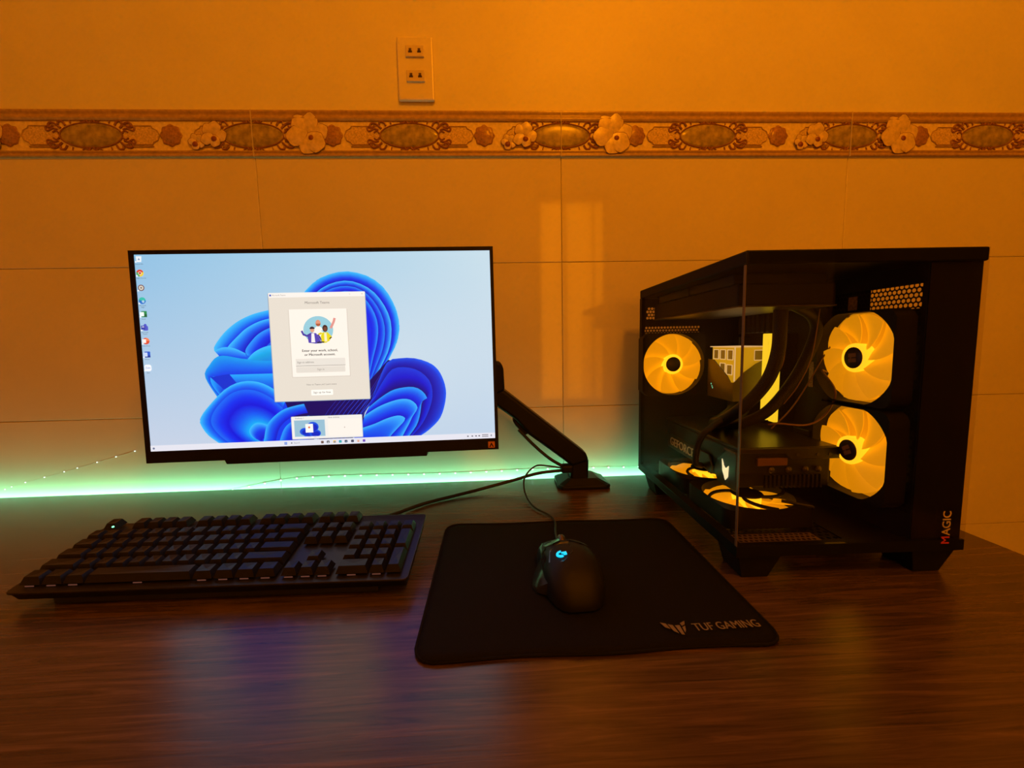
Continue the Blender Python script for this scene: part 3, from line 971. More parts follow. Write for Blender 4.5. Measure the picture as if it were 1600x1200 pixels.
scr_text('button_text', 'Sign in', -2.5, -29.7, 4.2, (150, 142, 134), window)
scr_text('link_text', 'New to Teams yet? Learn more', -2.6, -53.0, 3.5, (130, 122, 116), window)
scr_text('button_text', 'Sign up for free', -2.7, -65.4, 4.2, (60, 54, 52), window)
# desktop previews
pp = Pic()
pp.rect(-52.2, 56.4, -138.0, -101.8, (150, 160, 180), 1.2)
pp.rect(-51.6, 55.8, -137.2, -102.2, (240, 236, 230), 1.2)
pp.rect(-47.8, -1.4, -134.6, -108.0, (150, 190, 210)).rect(3.6, 53.2, -134.4, -108.0, (248, 240, 230), 0.6)
for cx, cy, a, b in ((-26, -130, 9, 5), (-17, -129, 9, 6), (-32, -126, 8, 6), (-20, -119, 9, 8)):
    pp.disc(cx, cy, a, (6, 80, 220), b).disc(cx + 1, cy - 1, a * 0.7, (2, 40, 190), b * 0.7)
pp.rect(-31, -19.5, -127.6, -114, (250, 246, 240), 0.4).disc(-25.4, -119.5, 1.6, (220, 120, 80)).rect(-47.8, -1.4, -134.6, -133.6, (230, 232, 240))
pp.rect(27.6, 29.6, -121.4, -121.0, (150, 140, 130)).rect(28.4, 28.8, -122.2, -120.2, (150, 140, 130))
pop = pp.build('desktop_preview_popup', screen)
scr_text('preview_title', 'Desktop 1', -46, -105.0, 3.2, (120, 116, 116), pop, 'LEFT')
scr_text('preview_title', 'New desktop', 4, -105.0, 3.2, (120, 116, 116), pop, 'LEFT')

# ------------------------------------------------------------------ monitor arm
arm = tag(empty('monitor_mount', (0.172, 0.81, 0)), 'black gas-spring monitor arm clamped at the back edge of the desk', 'monitor arm')
ox, oy = 0.172, 0.81


def A(pts):
    return [(a - ox, b) for a, b in pts]


pl = [(-0.052, -0.030), (-0.044, -0.042), (0.044, -0.042), (0.052, -0.034), (0.050, 0.028), (0.040, 0.040), (-0.040, 0.040), (-0.050, 0.030)]
MB().prism(pl, 0, 0.008, 'z').build('base_plate', M_BLACKM, arm, True, 0.0025, 2)
V, F = [], []
lo_ = [(a * 0.93, b * 0.93, 0.008) for a, b in pl]
hi_ = [(a * 0.55, b * 0.62, 0.018) for a, b in pl]
k8 = len(pl)
obj('base_cover', mesh('base_cover', lo_ + hi_, [(i, (i + 1) % k8, (i + 1) % k8 + k8, i + k8) for i in range(k8)] + [tuple(range(k8, 2 * k8))]), M_BLACKM, arm)
MB().prism(A([(0.1475, 0.012), (0.183, 0.012), (0.184, 0.052), (0.178, 0.066), (0.160, 0.062), (0.1475, 0.050)]), -0.024, 0.014, 'y').build('post', M_BLACKM, arm, True, 0.005, 3)
MB().prism(A([(0.184, 0.053), (0.178, 0.068), (0.168, 0.0765), (0.022, 0.196), (-0.012, 0.214), (-0.018, 0.188), (0.008, 0.163), (0.040, 0.139), (0.066, 0.108), (0.150, 0.043)]), -0.028, 0.016, 'y').build('spring_arm', M_BLACKM, arm, True, 0.006, 3)
MB().prism(A([(0.066, 0.110), (0.040, 0.140), (0.034, 0.137), (0.040, 0.126), (0.058, 0.106)]), -0.02, 0.008, 'y').build('cable_cover', M_BLACK, arm, True, 0.003)
MB().prism(A([(0.0205, 0.196), (0.019, 0.242), (0.012, 0.253), (-0.03, 0.256), (-0.03, 0.19), (0.0, 0.186)]), -0.030, 0.014, 'y').build('elbow_joint', M_BLACKM, arm, True, 0.006, 3)
MB().tube([(-0.012 - ox, -0.008, 0.235), (-0.14 - ox, -0.03, 0.262), (-0.262 - ox, -0.068, 0.280)], 0.019, 12).build('upper_link', M_BLACKM, arm, True)
MB().tube([(-0.262 - ox, -0.060, 0.282), (-0.263 - ox, -0.096, 0.2815)], 0.024, 16).build('tilt_head', M_BLACKM, arm, True)
MB().box(0.128 - ox, 0.152 - ox, -0.03, -0.01, 0.030, 0.046).build('cable_clip', M_BLACK, arm, True, 0.004)

mc = MB()
mc.tube(spline([(0.046, 0.792, 0.118), (0.075, 0.79, 0.087), (0.105, 0.788, 0.060), (0.136, 0.788, 0.040)], 6), 0.0032, 8)
tag(mc.build('monitor_cable', M_RUBBER, None, True), 'short black cable running under the monitor arm into its clip', 'cable')

# ------------------------------------------------------------------ keyboard
U = 0.01905
KT, KYAW = 0.170, -0.0175
kz0, kx0, ky0 = 0.0345, -0.5410, 0.4640
kb = tag(empty('keyboard', (kx0, ky0, 0), KYAW), 'black full-size mechanical keyboard with floating keys under the monitor', 'keyboard')
M_KEY = mat('charcoal_keycap', (0.0075, 0.0074, 0.008), 0.36, spec=0.3, vary=0.1, bump=0.03, bscale=1500)
M_KPLATE = mat('dark_brushed_keyboard_plate', (0.036, 0.033, 0.031), 0.36, 0.7, vary=0.15, scale=30, stretch=(1, 40, 40))
M_KLIGHT = glow('dim_red_key_backlight', (1.0, 0.34, 0.22), 0.10)
M_KGREEN = glow('green_indicator', (0.15, 1.0, 0.4), 4.0)
KH = 0.0105                        # keycap top above the plate
tilt = Matrix.Rotation(KT, 4, 'X')
tray = Matrix.Translation((0, 0, kz0 - KH)) @ tilt     # plate plane: local x, y on the plate
mgx, mgf, mgb = 0.0085, 0.0085, 0.002
W_, D_ = 22.5 * U, 6.35 * U
outl = []
for cx, cy, a in ((W_ + mgx - 0.006, D_ + mgb - 0.006, 0), (-mgx + 0.006, D_ + mgb - 0.006, 90), (-mgx + 0.006, -mgf + 0.006, 180), (W_ + mgx - 0.006, -mgf + 0.006, 270)):
    outl += arc(cx, cy, 0.006, a, a + 90, 4)
MB().prism(outl, -0.0025, 0.0, 'z').build('top_plate', M_KPLATE, kb, True, 0.0008, 2, mw=tray)
# lower housing reaching the desk on its front edge and on two flip-out feet at the back
hb = [(-mgf + 0.002, -0.0025), (-mgf + 0.008, -0.016), (D_ + mgb - 0.01, -0.016), (D_ + mgb - 0.003, -0.0025)]
MB().prism(hb, -mgx + 0.003, W_ + mgx - 0.003, 'x').build('housing', M_BLACK, kb, True, 0.002, 2, mw=tray)
zf = kz0 - KH
MB().box(0.03, 0.40, 0.0045, 0.020, 0.0, zf - 0.009).build('front_pad', M_RUBBER, kb, True, 0.002)
for x in (0.045, 0.385):
    MB().box(x - 0.012, x + 0.012, 0.098, 0.106, 0.0, zf + 0.004).build('flip_foot', M_RUBBER, kb, True, 0.002)

key_me = {}


def keycap(w, d=1.0):
    k = (w, d)
    if k not in key_me:
        bx, by = w * U / 2 - 0.0006, d * U / 2 - 0.0006
        tx, ty = bx - 0.0033, by - 0.0036
        V = [(-bx, -by, 0.0028), (bx, -by, 0.0028), (bx, by, 0.0028), (-bx, by, 0.0028),
             (-tx, -ty + 0.0006, KH), (tx, -ty + 0.0006, KH), (tx, ty + 0.0012, KH), (-tx, ty + 0.0012, KH),
             (0, 0, KH - 0.0007)]
        F = [(0, 1, 5, 4), (1, 2, 6, 5), (2, 3, 7, 6), (3, 0, 4, 7), (4, 5, 8), (5, 6, 8), (6, 7, 8), (7, 4, 8), (3, 2, 1, 0)]
        key_me[k] = mesh('key', V, F)
    return key_me[k]


def key(cx, cy, w=1.0, d=1.0):
    o = obj('key', keycap(w, d), M_KEY, kb)
    o.matrix_basis = tray @ Matrix.Translation((cx * U, cy * U, 0)) @ Matrix.Rotation(random.uniform(-0.01, 0.01), 4, 'X')
    return o


FR = 5.85
key(0.5, FR)
for g in (2.0, 6.5, 11.0):
    for i in range(4):
        key(g + i + 0.5, FR)
layout = [
    (0, [1.25, 1.25, 1.25, 6.25, 1.25, 1.25, 1.25, 1.25]),
    (1, [2.25] + [1] * 10 + [2.75]),
    (2, [1.75] + [1] * 11 + [2.25]),
    (3, [1.5] + [1] * 12 + [1.5]),
    (4, [1] * 13 + [2]),
]
front_keys = []
for r_, ws in layout:
    x = 0.0
    for w in ws:
        key(x + w / 2, r_ + 0.5, w)
        if r_ == 0:
            front_keys.append((x + w / 2, w))
        x += w
for i in range(3):
    key(15.25 + i + 0.5, FR)
    key(15.25 + i + 0.5, 4.5)
    key(15.25 + i + 0.5, 3.5)
    key(15.25 + i + 0.5, 0.5)
    front_keys.append((15.25 + i + 0.5, 1))
key(16.75, 1.5)
for i in range(4):
    key(18.5 + i + 0.5, 4.5)
for i in range(3):
    for r_ in (1, 2, 3):
        key(18.5 + i + 0.5, r_ + 0.5)
key(19.5, 0.5, 2.0)
key(21.0, 0.5)
key(22.0, 3.0, 1.0, 2.0)
key(22.0, 1.0, 1.0, 2.0)
front_keys += [(19.5, 2), (21.0, 1)]
me_kl = MB().box(-0.0048, 0.0048, -0.0006, 0.0, 0.0009, 0.0022).mesh('backlight_slit')
for x, w in front_keys:
    obj('backlight_slit', me_kl, M_KLIGHT, kb, mw=tray @ Matrix.Translation((x * U, 0.0004, 0)))
obj('indicator_light', MB().lathe([(0, 0.0), (0.0014, 0.0), (0.0012, 0.001), (0, 0.0012)], 10).mesh('indicator_light'), M_KGREEN, kb, mw=tray @ Matrix.Translation((0.95 * U, 5.25 * U, 0.0092)))
kc = MB()
kpath = spline([(-0.188, 0.598, 0.034), (-0.187, 0.625, 0.024), (-0.175, 0.665, 0.008), (-0.13, 0.72, 0.004), (-0.05, 0.765, 0.006), (0.03, 0.785, 0.018), (0.085, 0.79, 0.030), (0.137, 0.79, 0.034)], 8)
kinv = (Matrix.Translation((kx0, ky0, 0)) @ Matrix.Rotation(KYAW, 4, 'Z')).inverted()
kc.tube([kinv @ p for p in kpath], 0.0030, 8)
kc.build('cable', M_RUBBER, kb, True)

# ------------------------------------------------------------------ mouse pad
M_PAD = mat('black_cloth_pad', (0.0062, 0.0058, 0.0055), 0.9, vary=0.3, scale=900, bump=0.25, bscale=2200, spec=0.12)
pad = tag(empty('mouse_pad', (0.094, 0.489, 0), 0.0), 'black cloth mouse pad printed with a wing emblem and lettering', 'mouse pad')
nx, ny = 36, 30
pw, pd, pr = 0.348, 0.283, 0.020


def pad_xy(u, v):
    x, y = (u - 0.5) * pw, (v - 0.5) * pd
    # rounded corners
    ax, ay = abs(x) - (pw / 2 - pr), abs(y) - (pd / 2 - pr)
    if ax > 0 and ay > 0:
        q = math.hypot(ax, ay)
        k = max(ax, ay) / q
        x = math.copysign(pw / 2 - pr + ax * k, x)
        y = math.copysign(pd / 2 - pr + ay * k, y)
    # gently wavy hems
    y += 0.0016 * (v - 0.5) * 2 * math.sin(u * 13 + 1.0) * max(0, abs(v - 0.5) * 2 - 0.6) * 2.2
    y -= 0.008 * max(0, v - 0.5) * 2 * u
    return x, y


def pad_z(u, v):
    e = min(u, 1 - u, v, 1 - v)
    ripple = 0.0022 * max(0, 1 - v * 5) * (1 + math.sin(u * 18)) * 0.5
    return 0.0032 + ripple - (0.0010 if e < 0.001 else 0)


V, F = [], []
for j in range(ny + 1):
    for i in range(nx + 1):
        x, y = pad_xy(i / nx, j / ny)
        V.append((x, y, pad_z(i / nx, j / ny)))
for j in range(ny):
    for i in range(nx):
        k = j * (nx + 1) + i
        F.append((k, k + 1, k + nx + 2, k + nx + 1))
bd = [i for i in range(nx + 1)] + [j * (nx + 1) + nx for j in range(1, ny + 1)] + [ny * (nx + 1) + i for i in range(nx - 1, -1, -1)] + [j * (nx + 1) for j in range(ny - 1, 0, -1)]
nb_ = len(V)
V += [(V[i][0], V[i][1], 0.0003) for i in bd]
m_ = len(bd)
for k in range(m_):
    j = (k + 1) % m_
    F.append((bd[k], nb_ + k, nb_ + j, bd[j]))
F.append(tuple(nb_ + k for k in range(m_ - 1, -1, -1)))
obj('pad_cloth', mesh('pad_cloth', V, F, True), M_PAD, pad)
mb = MB()
mb.tube([(V[i][0], V[i][1], 0.0022) for i in bd], 0.0014, 6, closed=True)
mb.build('stitched_edge', mat('pad_edge_stitching', (0.006, 0.0058, 0.0055), 0.9, spec=0.15, vary=0.3, scale=700), pad, True)
M_PRINT = mat('grey_print_ink', (0.17, 0.15, 0.13), 0.7, vary=0.1)
tm = text_mesh('TUF GAMING', 0.0150, 0.0, 'LEFT', 0.00025, 0.74)
obj('pad_lettering', tm, M_PRINT, pad, loc=(0.0950, -0.1205, 0.0062), rot=(0, 0, 0.02))
em = MB()
# wing emblem: slanted blocks
for q in ([(0.0, 0.0085), (0.0050, 0.0066), (0.0066, -0.0010), (0.0022, 0.0015)], [(0.0066, 0.0056), (0.0110, 0.0038), (0.0122, -0.0075), (0.0084, -0.0042)],
          [(0.0128, 0.0034), (0.0176, 0.0034), (0.0168, -0.0098), (0.0142, -0.0092)], [(0.0192, 0.0062), (0.0250, 0.0092), (0.0232, 0.0044), (0.0194, 0.0024)], [(0.0190, 0.0006), (0.0226, 0.0022), (0.0206, -0.0040), (0.0184, -0.0072)]):
    em.prism(q, 0.0, 0.0003, 'z')
em.build('wing_emblem', M_PRINT, pad, loc=(0.0655, -0.1195, 0.0060))

# ------------------------------------------------------------------ mouse
mouse = tag(empty('mouse', (0.0865, 0.400, 0.0052), 0.05), 'black sculpted gaming mouse with a glowing cyan emblem on the pad', 'mouse')
M_MS = mat('mouse_shell_black', (0.0075, 0.007, 0.0068), 0.55, spec=0.22, vary=0.15, bump=0.06, bscale=1500)
M_MSG = mat('mouse_gloss_trim', (0.02, 0.021, 0.02), 0.2)
stn = [  # y, left half width, right half width, height
    (0.000, 0.012, 0.013, 0.009), (0.004, 0.020, 0.021, 0.016), (0.012, 0.026, 0.028, 0.025), (0.026, 0.031, 0.033, 0.034), (0.044, 0.033, 0.036, 0.0395),
    (0.062, 0.033, 0.036, 0.040), (0.080, 0.032, 0.035, 0.037), (0.096, 0.032, 0.034, 0.032), (0.110, 0.031, 0.032, 0.026), (0.119, 0.027, 0.028, 0.021), (0.123, 0.020, 0.022, 0.015)]
V, F = [], []
nn = 21
for y, wl, wr, h in stn:
    for k in range(nn):
        t = PI * k / (nn - 1)
        c, s = math.cos(t), math.sin(t)
        w = wr if c > 0 else wl
        V.append((math.copysign(abs(c) ** 0.72, c) * w, y, 0.0012 + (h - 0.0012) * abs(s) ** 0.62))
for i in range(len(stn) - 1):
    for k in range(nn - 1):
        a = i * nn + k
        F.append((a, a + nn, a + nn + 1, a + 1))
F.append(tuple(range(nn)))
F.append(tuple((len(stn) - 1) * nn + k for k in range(nn - 1, -1, -1)))
sh = MB().add(V, F).mesh('shell', True)
obj('shell', sh, M_MS, mouse)


def top_z(x, y):
    for i in range(len(stn) - 1):
        if stn[i][0] <= y <= stn[i + 1][0]:
            t = (y - stn[i][0]) / (stn[i + 1][0] - stn[i][0])
            w = (stn[i][1] + (stn[i + 1][1] - stn[i][1]) * t) if x < 0 else (stn[i][2] + (stn[i + 1][2] - stn[i][2]) * t)
            h = stn[i][3] + (stn[i + 1][3] - stn[i][3]) * t
            c = min(0.999, (abs(x) / w)) ** (1 / 0.72)
            return 0.0012 + (h - 0.0012) * math.sqrt(max(0, 1 - c * c)) ** 0.62
    return 0.02


# thumb wing on the left
wg = MB()
wv = [(-0.028, 0.030, 0.018), (-0.042, 0.040, 0.006), (-0.045, 0.052, 0.004), (-0.041, 0.070, 0.006), (-0.030, 0.082, 0.018), (-0.028, 0.030, 0.001), (-0.042, 0.039, 0.001), (-0.046, 0.052, 0.001), (-0.042, 0.072, 0.001), (-0.030, 0.086, 0.001), (-0.026, 0.056, 0.022)]
wg.add(wv, [(0, 1, 10), (1, 2, 10), (2, 3, 10), (3, 4, 10), (0, 5, 6, 1), (1, 6, 7, 2), (2, 7, 8, 3), (3, 8, 9, 4), (5, 9, 8, 7, 6)])
wg.build('thumb_rest', M_MSG, mouse, True)


def patch(name, pts, off, th, m):
    """small cover following the top surface"""
    Vp = [(x, y, top_z(x, y) + off) for x, y in pts] + [(x, y, top_z(x, y) + off - th) for x, y in pts]
    k = len(pts)
    return obj(name, MB().add(Vp, [tuple(range(k)), tuple(range(2 * k - 1, k - 1, -1))] + [(i, (i + 1) % k, (i + 1) % k + k, i + k) for i in range(k)]).mesh(name), m, mouse)


patch('left_button', [(-0.027, 0.086), (-0.024, 0.116), (-0.006, 0.121), (-0.0045, 0.100), (-0.0055, 0.086), (-0.016, 0.078)], 0.0022, 0.003, M_MSG)
patch('right_button', [(0.006, 0.086), (0.005, 0.121), (0.022, 0.117), (0.0285, 0.100), (0.0285, 0.078), (0.018, 0.074)], 0.0018, 0.003, M_MS)
patch('dpi_button', [(-0.0300, 0.078), (-0.0290, 0.100), (-0.0255, 0.100), (-0.0250, 0.078)], 0.0028, 0.003, M_MSG)
patch('side_button', [(-0.0325, 0.056), (-0.0315, 0.074), (-0.0280, 0.074), (-0.0285, 0.056)], 0.0030, 0.003, M_MSG)
patch('palm_panel', [(-0.027, 0.046), (-0.022, 0.066), (-0.006, 0.080), (0.004, 0.080), (0.002, 0.050), (-0.012, 0.036)], 0.0010, 0.002, M_MSG)
wh = MB()
wh.lathe([(0.0, -0.004), (0.010, -0.004), (0.012, -0.002), (0.012, 0.002), (0.010, 0.004), (0.0, 0.004)], 20)
obj('scroll_wheel', wh.mesh('scroll_wheel', True), mat('wheel_metal', (0.12, 0.09, 0.07), 0.3, 0.8), mouse, loc=(0.0005, 0.104, 0.0225), rot=(0, PI / 2, 0))
# glowing emblem
M_G = glow('cyan_emblem', (0.0, 0.55, 0.85), 1.4)


def emblem_piece(pts):
    n_ = len(pts)
    Vp = [(x, y, top_z(x, y) + 0.0022) for x, y in pts]
    Vp += [(x, y, z - 0.0012) for x, y, z in Vp]
    return MB().add(Vp, [tuple(range(n_)), tuple(range(2 * n_ - 1, n_ - 1, -1))] + [(i, (i + 1) % n_, (i + 1) % n_ + n_, i + n_) for i in range(n_)])


gx, gy = -0.0122, 0.0475
gs = 0.72
co = arc(gx, gy, 0.0080 * gs, 80, 290, 14)
ci = arc(gx, gy, 0.0045 * gs, 285, 85, 14)
mb = MB()
for i in range(14):
    q = emblem_piece([co[i], co[i + 1], ci[13 - i], ci[14 - i]])
    mb.add(q.V, q.F)
for pts in ([(gx + 0.0008, gy + 0.0034), (gx + 0.0088, gy + 0.0034), (gx + 0.0088, gy + 0.0004), (gx + 0.0008, gy + 0.0004)], [(gx + 0.0060, gy + 0.0006), (gx + 0.0088, gy + 0.0006), (gx + 0.0088, gy - 0.0040), (gx + 0.0060, gy - 0.0040)], [(gx + 0.0030, gy - 0.0020), (gx + 0.0064, gy - 0.0020), (gx + 0.0064, gy - 0.0044), (gx + 0.0040, gy - 0.0044)]):
    q = emblem_piece([(gx + (px - gx) * gs, gy + (py - gy) * gs) for px, py in pts])
    mb.add(q.V, q.F)
mb.build('emblem', M_G, mouse)
mc = MB()
mpath = spline([(0.083, 0.522, 0.016), (0.083, 0.545, 0.010), (0.086, 0.585, 0.0065), (0.091, 0.622, 0.0045), (0.085, 0.650, 0.004), (0.063, 0.688, 0.004), (0.052, 0.735, 0.012), (0.055, 0.768, 0.030), (0.078, 0.785, 0.046), (0.105, 0.788, 0.044), (0.137, 0.788, 0.038)], 8)
minv = (Matrix.Translation((0.0865, 0.400, 0.0052)) @ Matrix.Rotation(0.05, 4, 'Z')).inverted()
mc.tube([minv @ p for p in mpath], 0.0016, 8)
mc.build('cable', M_RUBBER, mouse, True)
MB().tube([minv @ Vector((0.0835, 0.516, 0.016)), minv @ Vector((0.083, 0.534, 0.012))], 0.003, 8).build('strain_relief', M_RUBBER, mouse, True)

# ------------------------------------------------------------------ computer tower
pc = tag(empty('computer_tower', (0.2799, 0.4491, 0), -0.0197), 'black computer tower with glass front and amber glowing fans', 'computer')
CW, CD, Z0, Z1 = 0.275, 0.3475, 0.030, 0.383
TX = 0.213           # motherboard tray
M_GLASS = glass_mat('clear_case_glass', (0.93, 0.92, 0.90), 0.55)
M_SGLASS = glass_mat('side_case_glass', (0.98, 0.97, 0.96), 0.12)
M_SHEET = mat('black_sheet_steel', (0.0045, 0.0043, 0.0042), 0.55, vary=0.2, spec=0.14)
M_TRAY = mat('black_tray_steel', (0.006, 0.0057, 0.0055), 0.5, vary=0.2, spec=0.25)

MB().box(0, CW, 0.0, CD, 0.3675, Z1).build('top_panel', M_SHEET, pc, True, 0.002, 2)
MB().box(0, CW, 0.0, 0.012, Z0, 0.043).box(0, 0.012, 0.012, CD, Z0, 0.043).box(0.142, CW, 0.012, CD, Z0, 0.040).box(0.012, 0.142, 0.305, CD, Z0, 0.040).build('bottom_panel', M_SHEET, pc)
MB().hexplate(0.012, 0.142, 0.012, 0.305, 0.0085, 0.0027, 0.0385, 'z').build('bottom_grille', M_SHEET, pc)
MB().hexplate(0.006, 0.105, 0.004, 0.024, 0.0068, 0.0022, 0.0462, 'z').build('front_grille', mat('copper_tinted_mesh', (0.20, 0.13, 0.09), 0.35, 0.5), pc)
# rear panel with its vents
rp_ = MB()
y0, y1 = CD - 0.0012, CD
for x0, x1, z0, z1 in ((0, CW, 0.040, 0.180), (0.119, CW, 0.180, 0.314), (0, CW, 0.314, 0.327), (0, 0.012, 0.327, 0.351), (0.045, CW, 0.327, 0.351), (0, CW, 0.351, 0.3675)):
    rp_.box(x0, x1, y0, y1, z0, z1)
rp_.build('rear_panel', M_SHEET, pc)
MB().hexplate(0.001, 0.119, 0.180, 0.314, 0.0062, 0.0023, CD - 0.0006, 'y').build('rear_fan_grille', M_SHEET, pc)
MB().hexplate(0.012, 0.045, 0.327, 0.351, 0.0072, 0.0026, CD - 0.0006, 'y').build('rear_vent', M_SHEET, pc)
MB().box(0.0, 0.006, CD - 0.012, CD, 0.043, 0.3675).build('corner_post', M_SHEET, pc)
# motherboard tray with perforated zone behind the side fans
tr_ = MB()
for a, b, c, d in ((0.006, 0.346, 0.040, 0.072), (0.140, 0.346, 0.072, 0.3675), (0.006, 0.140, 0.347, 0.3675), (0.006, 0.010, 0.072, 0.347)):  # tray sheet pieces
    tr_.box(TX, TX + 0.0012, a, b, c, d)
tr_.build('motherboard_tray', M_TRAY, pc)
MB().hexplate(0.010, 0.140, 0.072, 0.347, 0.0062, 0.00245, TX + 0.0006, 'x').build('tray_grille', M_TRAY, pc)
# outer right panel with cut-out, front frame behind the glass
rs_ = MB()
for a, b, c, d in ((0.006, CD, 0.040, 0.321), (0.006, 0.070, 0.321, 0.353), (0.146, CD, 0.321, 0.353), (0.006, CD, 0.353, 0.3675)):
    rs_.box(CW - 0.0012, CW, a, b, c, d)
rs_.build('right_panel', M_SHEET, pc)
MB().box(0.2135, CW - 0.0015, 0.0042, 0.0058, 0.043, 0.3675).build('front_trim', M_BLACKG, pc)
MB().box(0.0, CW, 0.0, 0.0038, 0.0432, Z1 - 0.0005).build('front_glass', M_GLASS, pc)
MB().box(0.0, 0.0032, 0.0042, 0.335, 0.0432, 0.3672).build('side_glass', M_SGLASS, pc)
MB().box(-0.0004, 0.0003, -0.0004, 0.0040, 0.0434, Z1 - 0.016).build('edge_glint', mat('glass_edge_glint', (0.14, 0.11, 0.07), 0.3, spec=0.3), pc)  # pale strip painting the glint of light caught on the glass edge
# feet
for fx, fy in ((0.004, 0.004), (0.216, 0.004), (0.004, 0.275), (0.216, 0.275)):
    t = [(fx, fy), (fx + 0.055, fy), (fx + 0.055, fy + 0.05), (fx, fy + 0.05)]
    b = [(fx + 0.008, fy + 0.004), (fx + 0.040, fy + 0.004), (fx + 0.040, fy + 0.046), (fx + 0.008, fy + 0.046)]
    MB().add([p + (0.0,) for p in b] + [p + (Z0 + 0.001,) for p in t], [(0, 3, 2, 1), (4, 5, 6, 7)] + [(i, (i + 1) % 4, (i + 1) % 4 + 4, i + 4) for i in range(4)]).build('foot', M_BLACK, pc, True, 0.001)
# front lettering, reading upwards
for s_, z_, m_ in (('M', 0.0380, mat('red_print', (0.5, 0.04, 0.03), 0.5)), ('AGIC', 0.0490, mat('pale_print', (0.5, 0.4, 0.32), 0.5))):
    me = text_mesh(s_, 0.0142, 0.0002, 'LEFT', 0.00016, 0.92 if s_ == 'M' else 0.90)
    o = obj('front_lettering', me, m_, pc)
    o.matrix_basis = axes((0.2515, -0.0004, z_), (0, 0, 1), (-1, 0, 0), (0, -1, 0))

# ---- fans
M_FRAME = mat('fan_frame_black', (0.005, 0.0048, 0.0046), 0.5, spec=0.25)
M_BLADE = glow('amber_lit_blade', (1.0, 0.34, 0.002), FAN_BLADE, (0.5, 0.38, 0.1), 0.5)
M_RING = glow('amber_led_ring', (1.0, 0.44, 0.01), FAN_RING, (0.5, 0.4, 0.2))
M_HUB = mat('fan_hub_dark', (0.03, 0.018, 0.012), 0.35)
M_HUBL = mat('hub_logo_tan', (0.32, 0.18, 0.09), 0.5)


def clipped(a, hs, rc):
    """radius of a circle rc cut off by a square of half side hs"""
    return min(rc, hs / max(abs(math.cos(a)), abs(math.sin(a))))


def fan_frame(rc):
    N_ = 64
    th = 0.025
    V, F = [], []
    for k in range(N_):
        a = 2 * PI * k / N_
        c, s = math.cos(a), math.sin(a)
        o, q = clipped(a, 0.060, 0.079), clipped(a, 0.0582, rc)
        V += [(o * c, o * s, -th / 2), (o * c, o * s, th / 2), (q * c, q * s, th / 2), (q * c, q * s, -th / 2)]
    for k in range(N_):
        j = (k + 1) % N_
        F += [(k * 4 + i, j * 4 + i, j * 4 + (i + 1) % 4, k * 4 + (i + 1) % 4) for i in range(4)]
    return MB().add(V, F).mesh('fan', True)


def fan_panel(rc):
    """frosted light guide: ring plate behind the blades"""
    N_ = 64
    V, F = [], []
    for k in range(N_):
        a = 2 * PI * k / N_
        c, s = math.cos(a), math.sin(a)
        q = clipped(a, 0.0582, rc)
        V += [(0.012 * c, 0.012 * s, -0.0085), (q * c, q * s, -0.0085), (q * c, q * s, -0.0105), (0.012 * c, 0.012 * s, -0.0105)]
    for k in range(N_):
        j = (k + 1) % N_
        F += [(k * 4 + i, j * 4 + i, j * 4 + (i + 1) % 4, k * 4 + (i + 1) % 4) for i in range(4)]
    return MB().add(V, F).mesh('light_guide')


def blade_mesh(n_b, r0, r1):
    V, F = [], []
    nu, nv = 7, 6
    span = 2 * PI / n_b * 1.16
    for u in range(nu):
        r = r0 + (r1 - r0) * u / (nu - 1)
        for v in range(nv):
            t = v / (nv - 1) - 0.5
            a = t * span + 0.35 * (u / (nu - 1)) ** 1.3
            z = -t * (0.013 - 0.004 * u / (nu - 1)) + 0.0015 * math.cos(t * PI)
            V.append((r * math.cos(a), r * math.sin(a), z))
    for u in range(nu - 1):
        for v in range(nv - 1):
            k = u * nv + v
            F.append((k, k + nv, k + nv + 1, k + 1))
    top = len(V)
    V2 = [(x, y, z - 0.0012) for x, y, z in V]
    F2 = [tuple(i + top for i in reversed(f)) for f in F]
    return mesh('blade', V + V2, F + F2, True)


me_frame, me_frame_r = fan_frame(0.0640), fan_frame(0.0588)
me_panel_f, me_panel_r = fan_panel(0.0640), fan_panel(0.0588)
M_GUIDE = glow('amber_frosted_guide', (1.0, 0.36, 0.004), 0.42, (0.5, 0.36, 0.1), 0.5)
me_blade = blade_mesh(9, 0.0165, 0.0565)
me_hub = MB().lathe([(0.0, 0.0105), (0.0125, 0.0105), (0.0140, 0.0095), (0.0140, -0.011), (0.0, -0.011)], 24).mesh('hub', True)
me_ring = MB().lathe([(0.0142, 0.0088), (0.0150, 0.0098), (0.0185, 0.0090), (0.0190, 0.0070), (0.0180, -0.006), (0.0142, -0.006)], 28).mesh('light_ring', True)
me_hl = MB().box(-0.006, -0.0008, -0.006, 0.006, 0.0106, 0.0110).box(0.0008, 0.006, -0.006, 0.006, 0.0106, 0.0110).box(-0.002, 0.002, 0.001, 0.003, 0.0106, 0.0111).mesh('hub_logo', False, 0.0008, 1)


def strut_mesh():
    mb = MB()
    for k in range(4):
        a0 = k * PI / 2 + 0.5
        pts = [((0.018 + 0.041 * t) * math.cos(a0 + 0.9 * t), (0.018 + 0.041 * t) * math.sin(a0 + 0.9 * t), 0.0115) for t in [i / 8 for i in range(9)]]
        mb.tube(pts, 0.0024, 6)
    mb.lathe([(0.0, 0.0115), (0.0205, 0.0115), (0.0215, 0.0125), (0.0205, 0.0138), (0.0, 0.0138)], 24)
    return mb.mesh('strut_cross', True)


me_strut = strut_mesh()


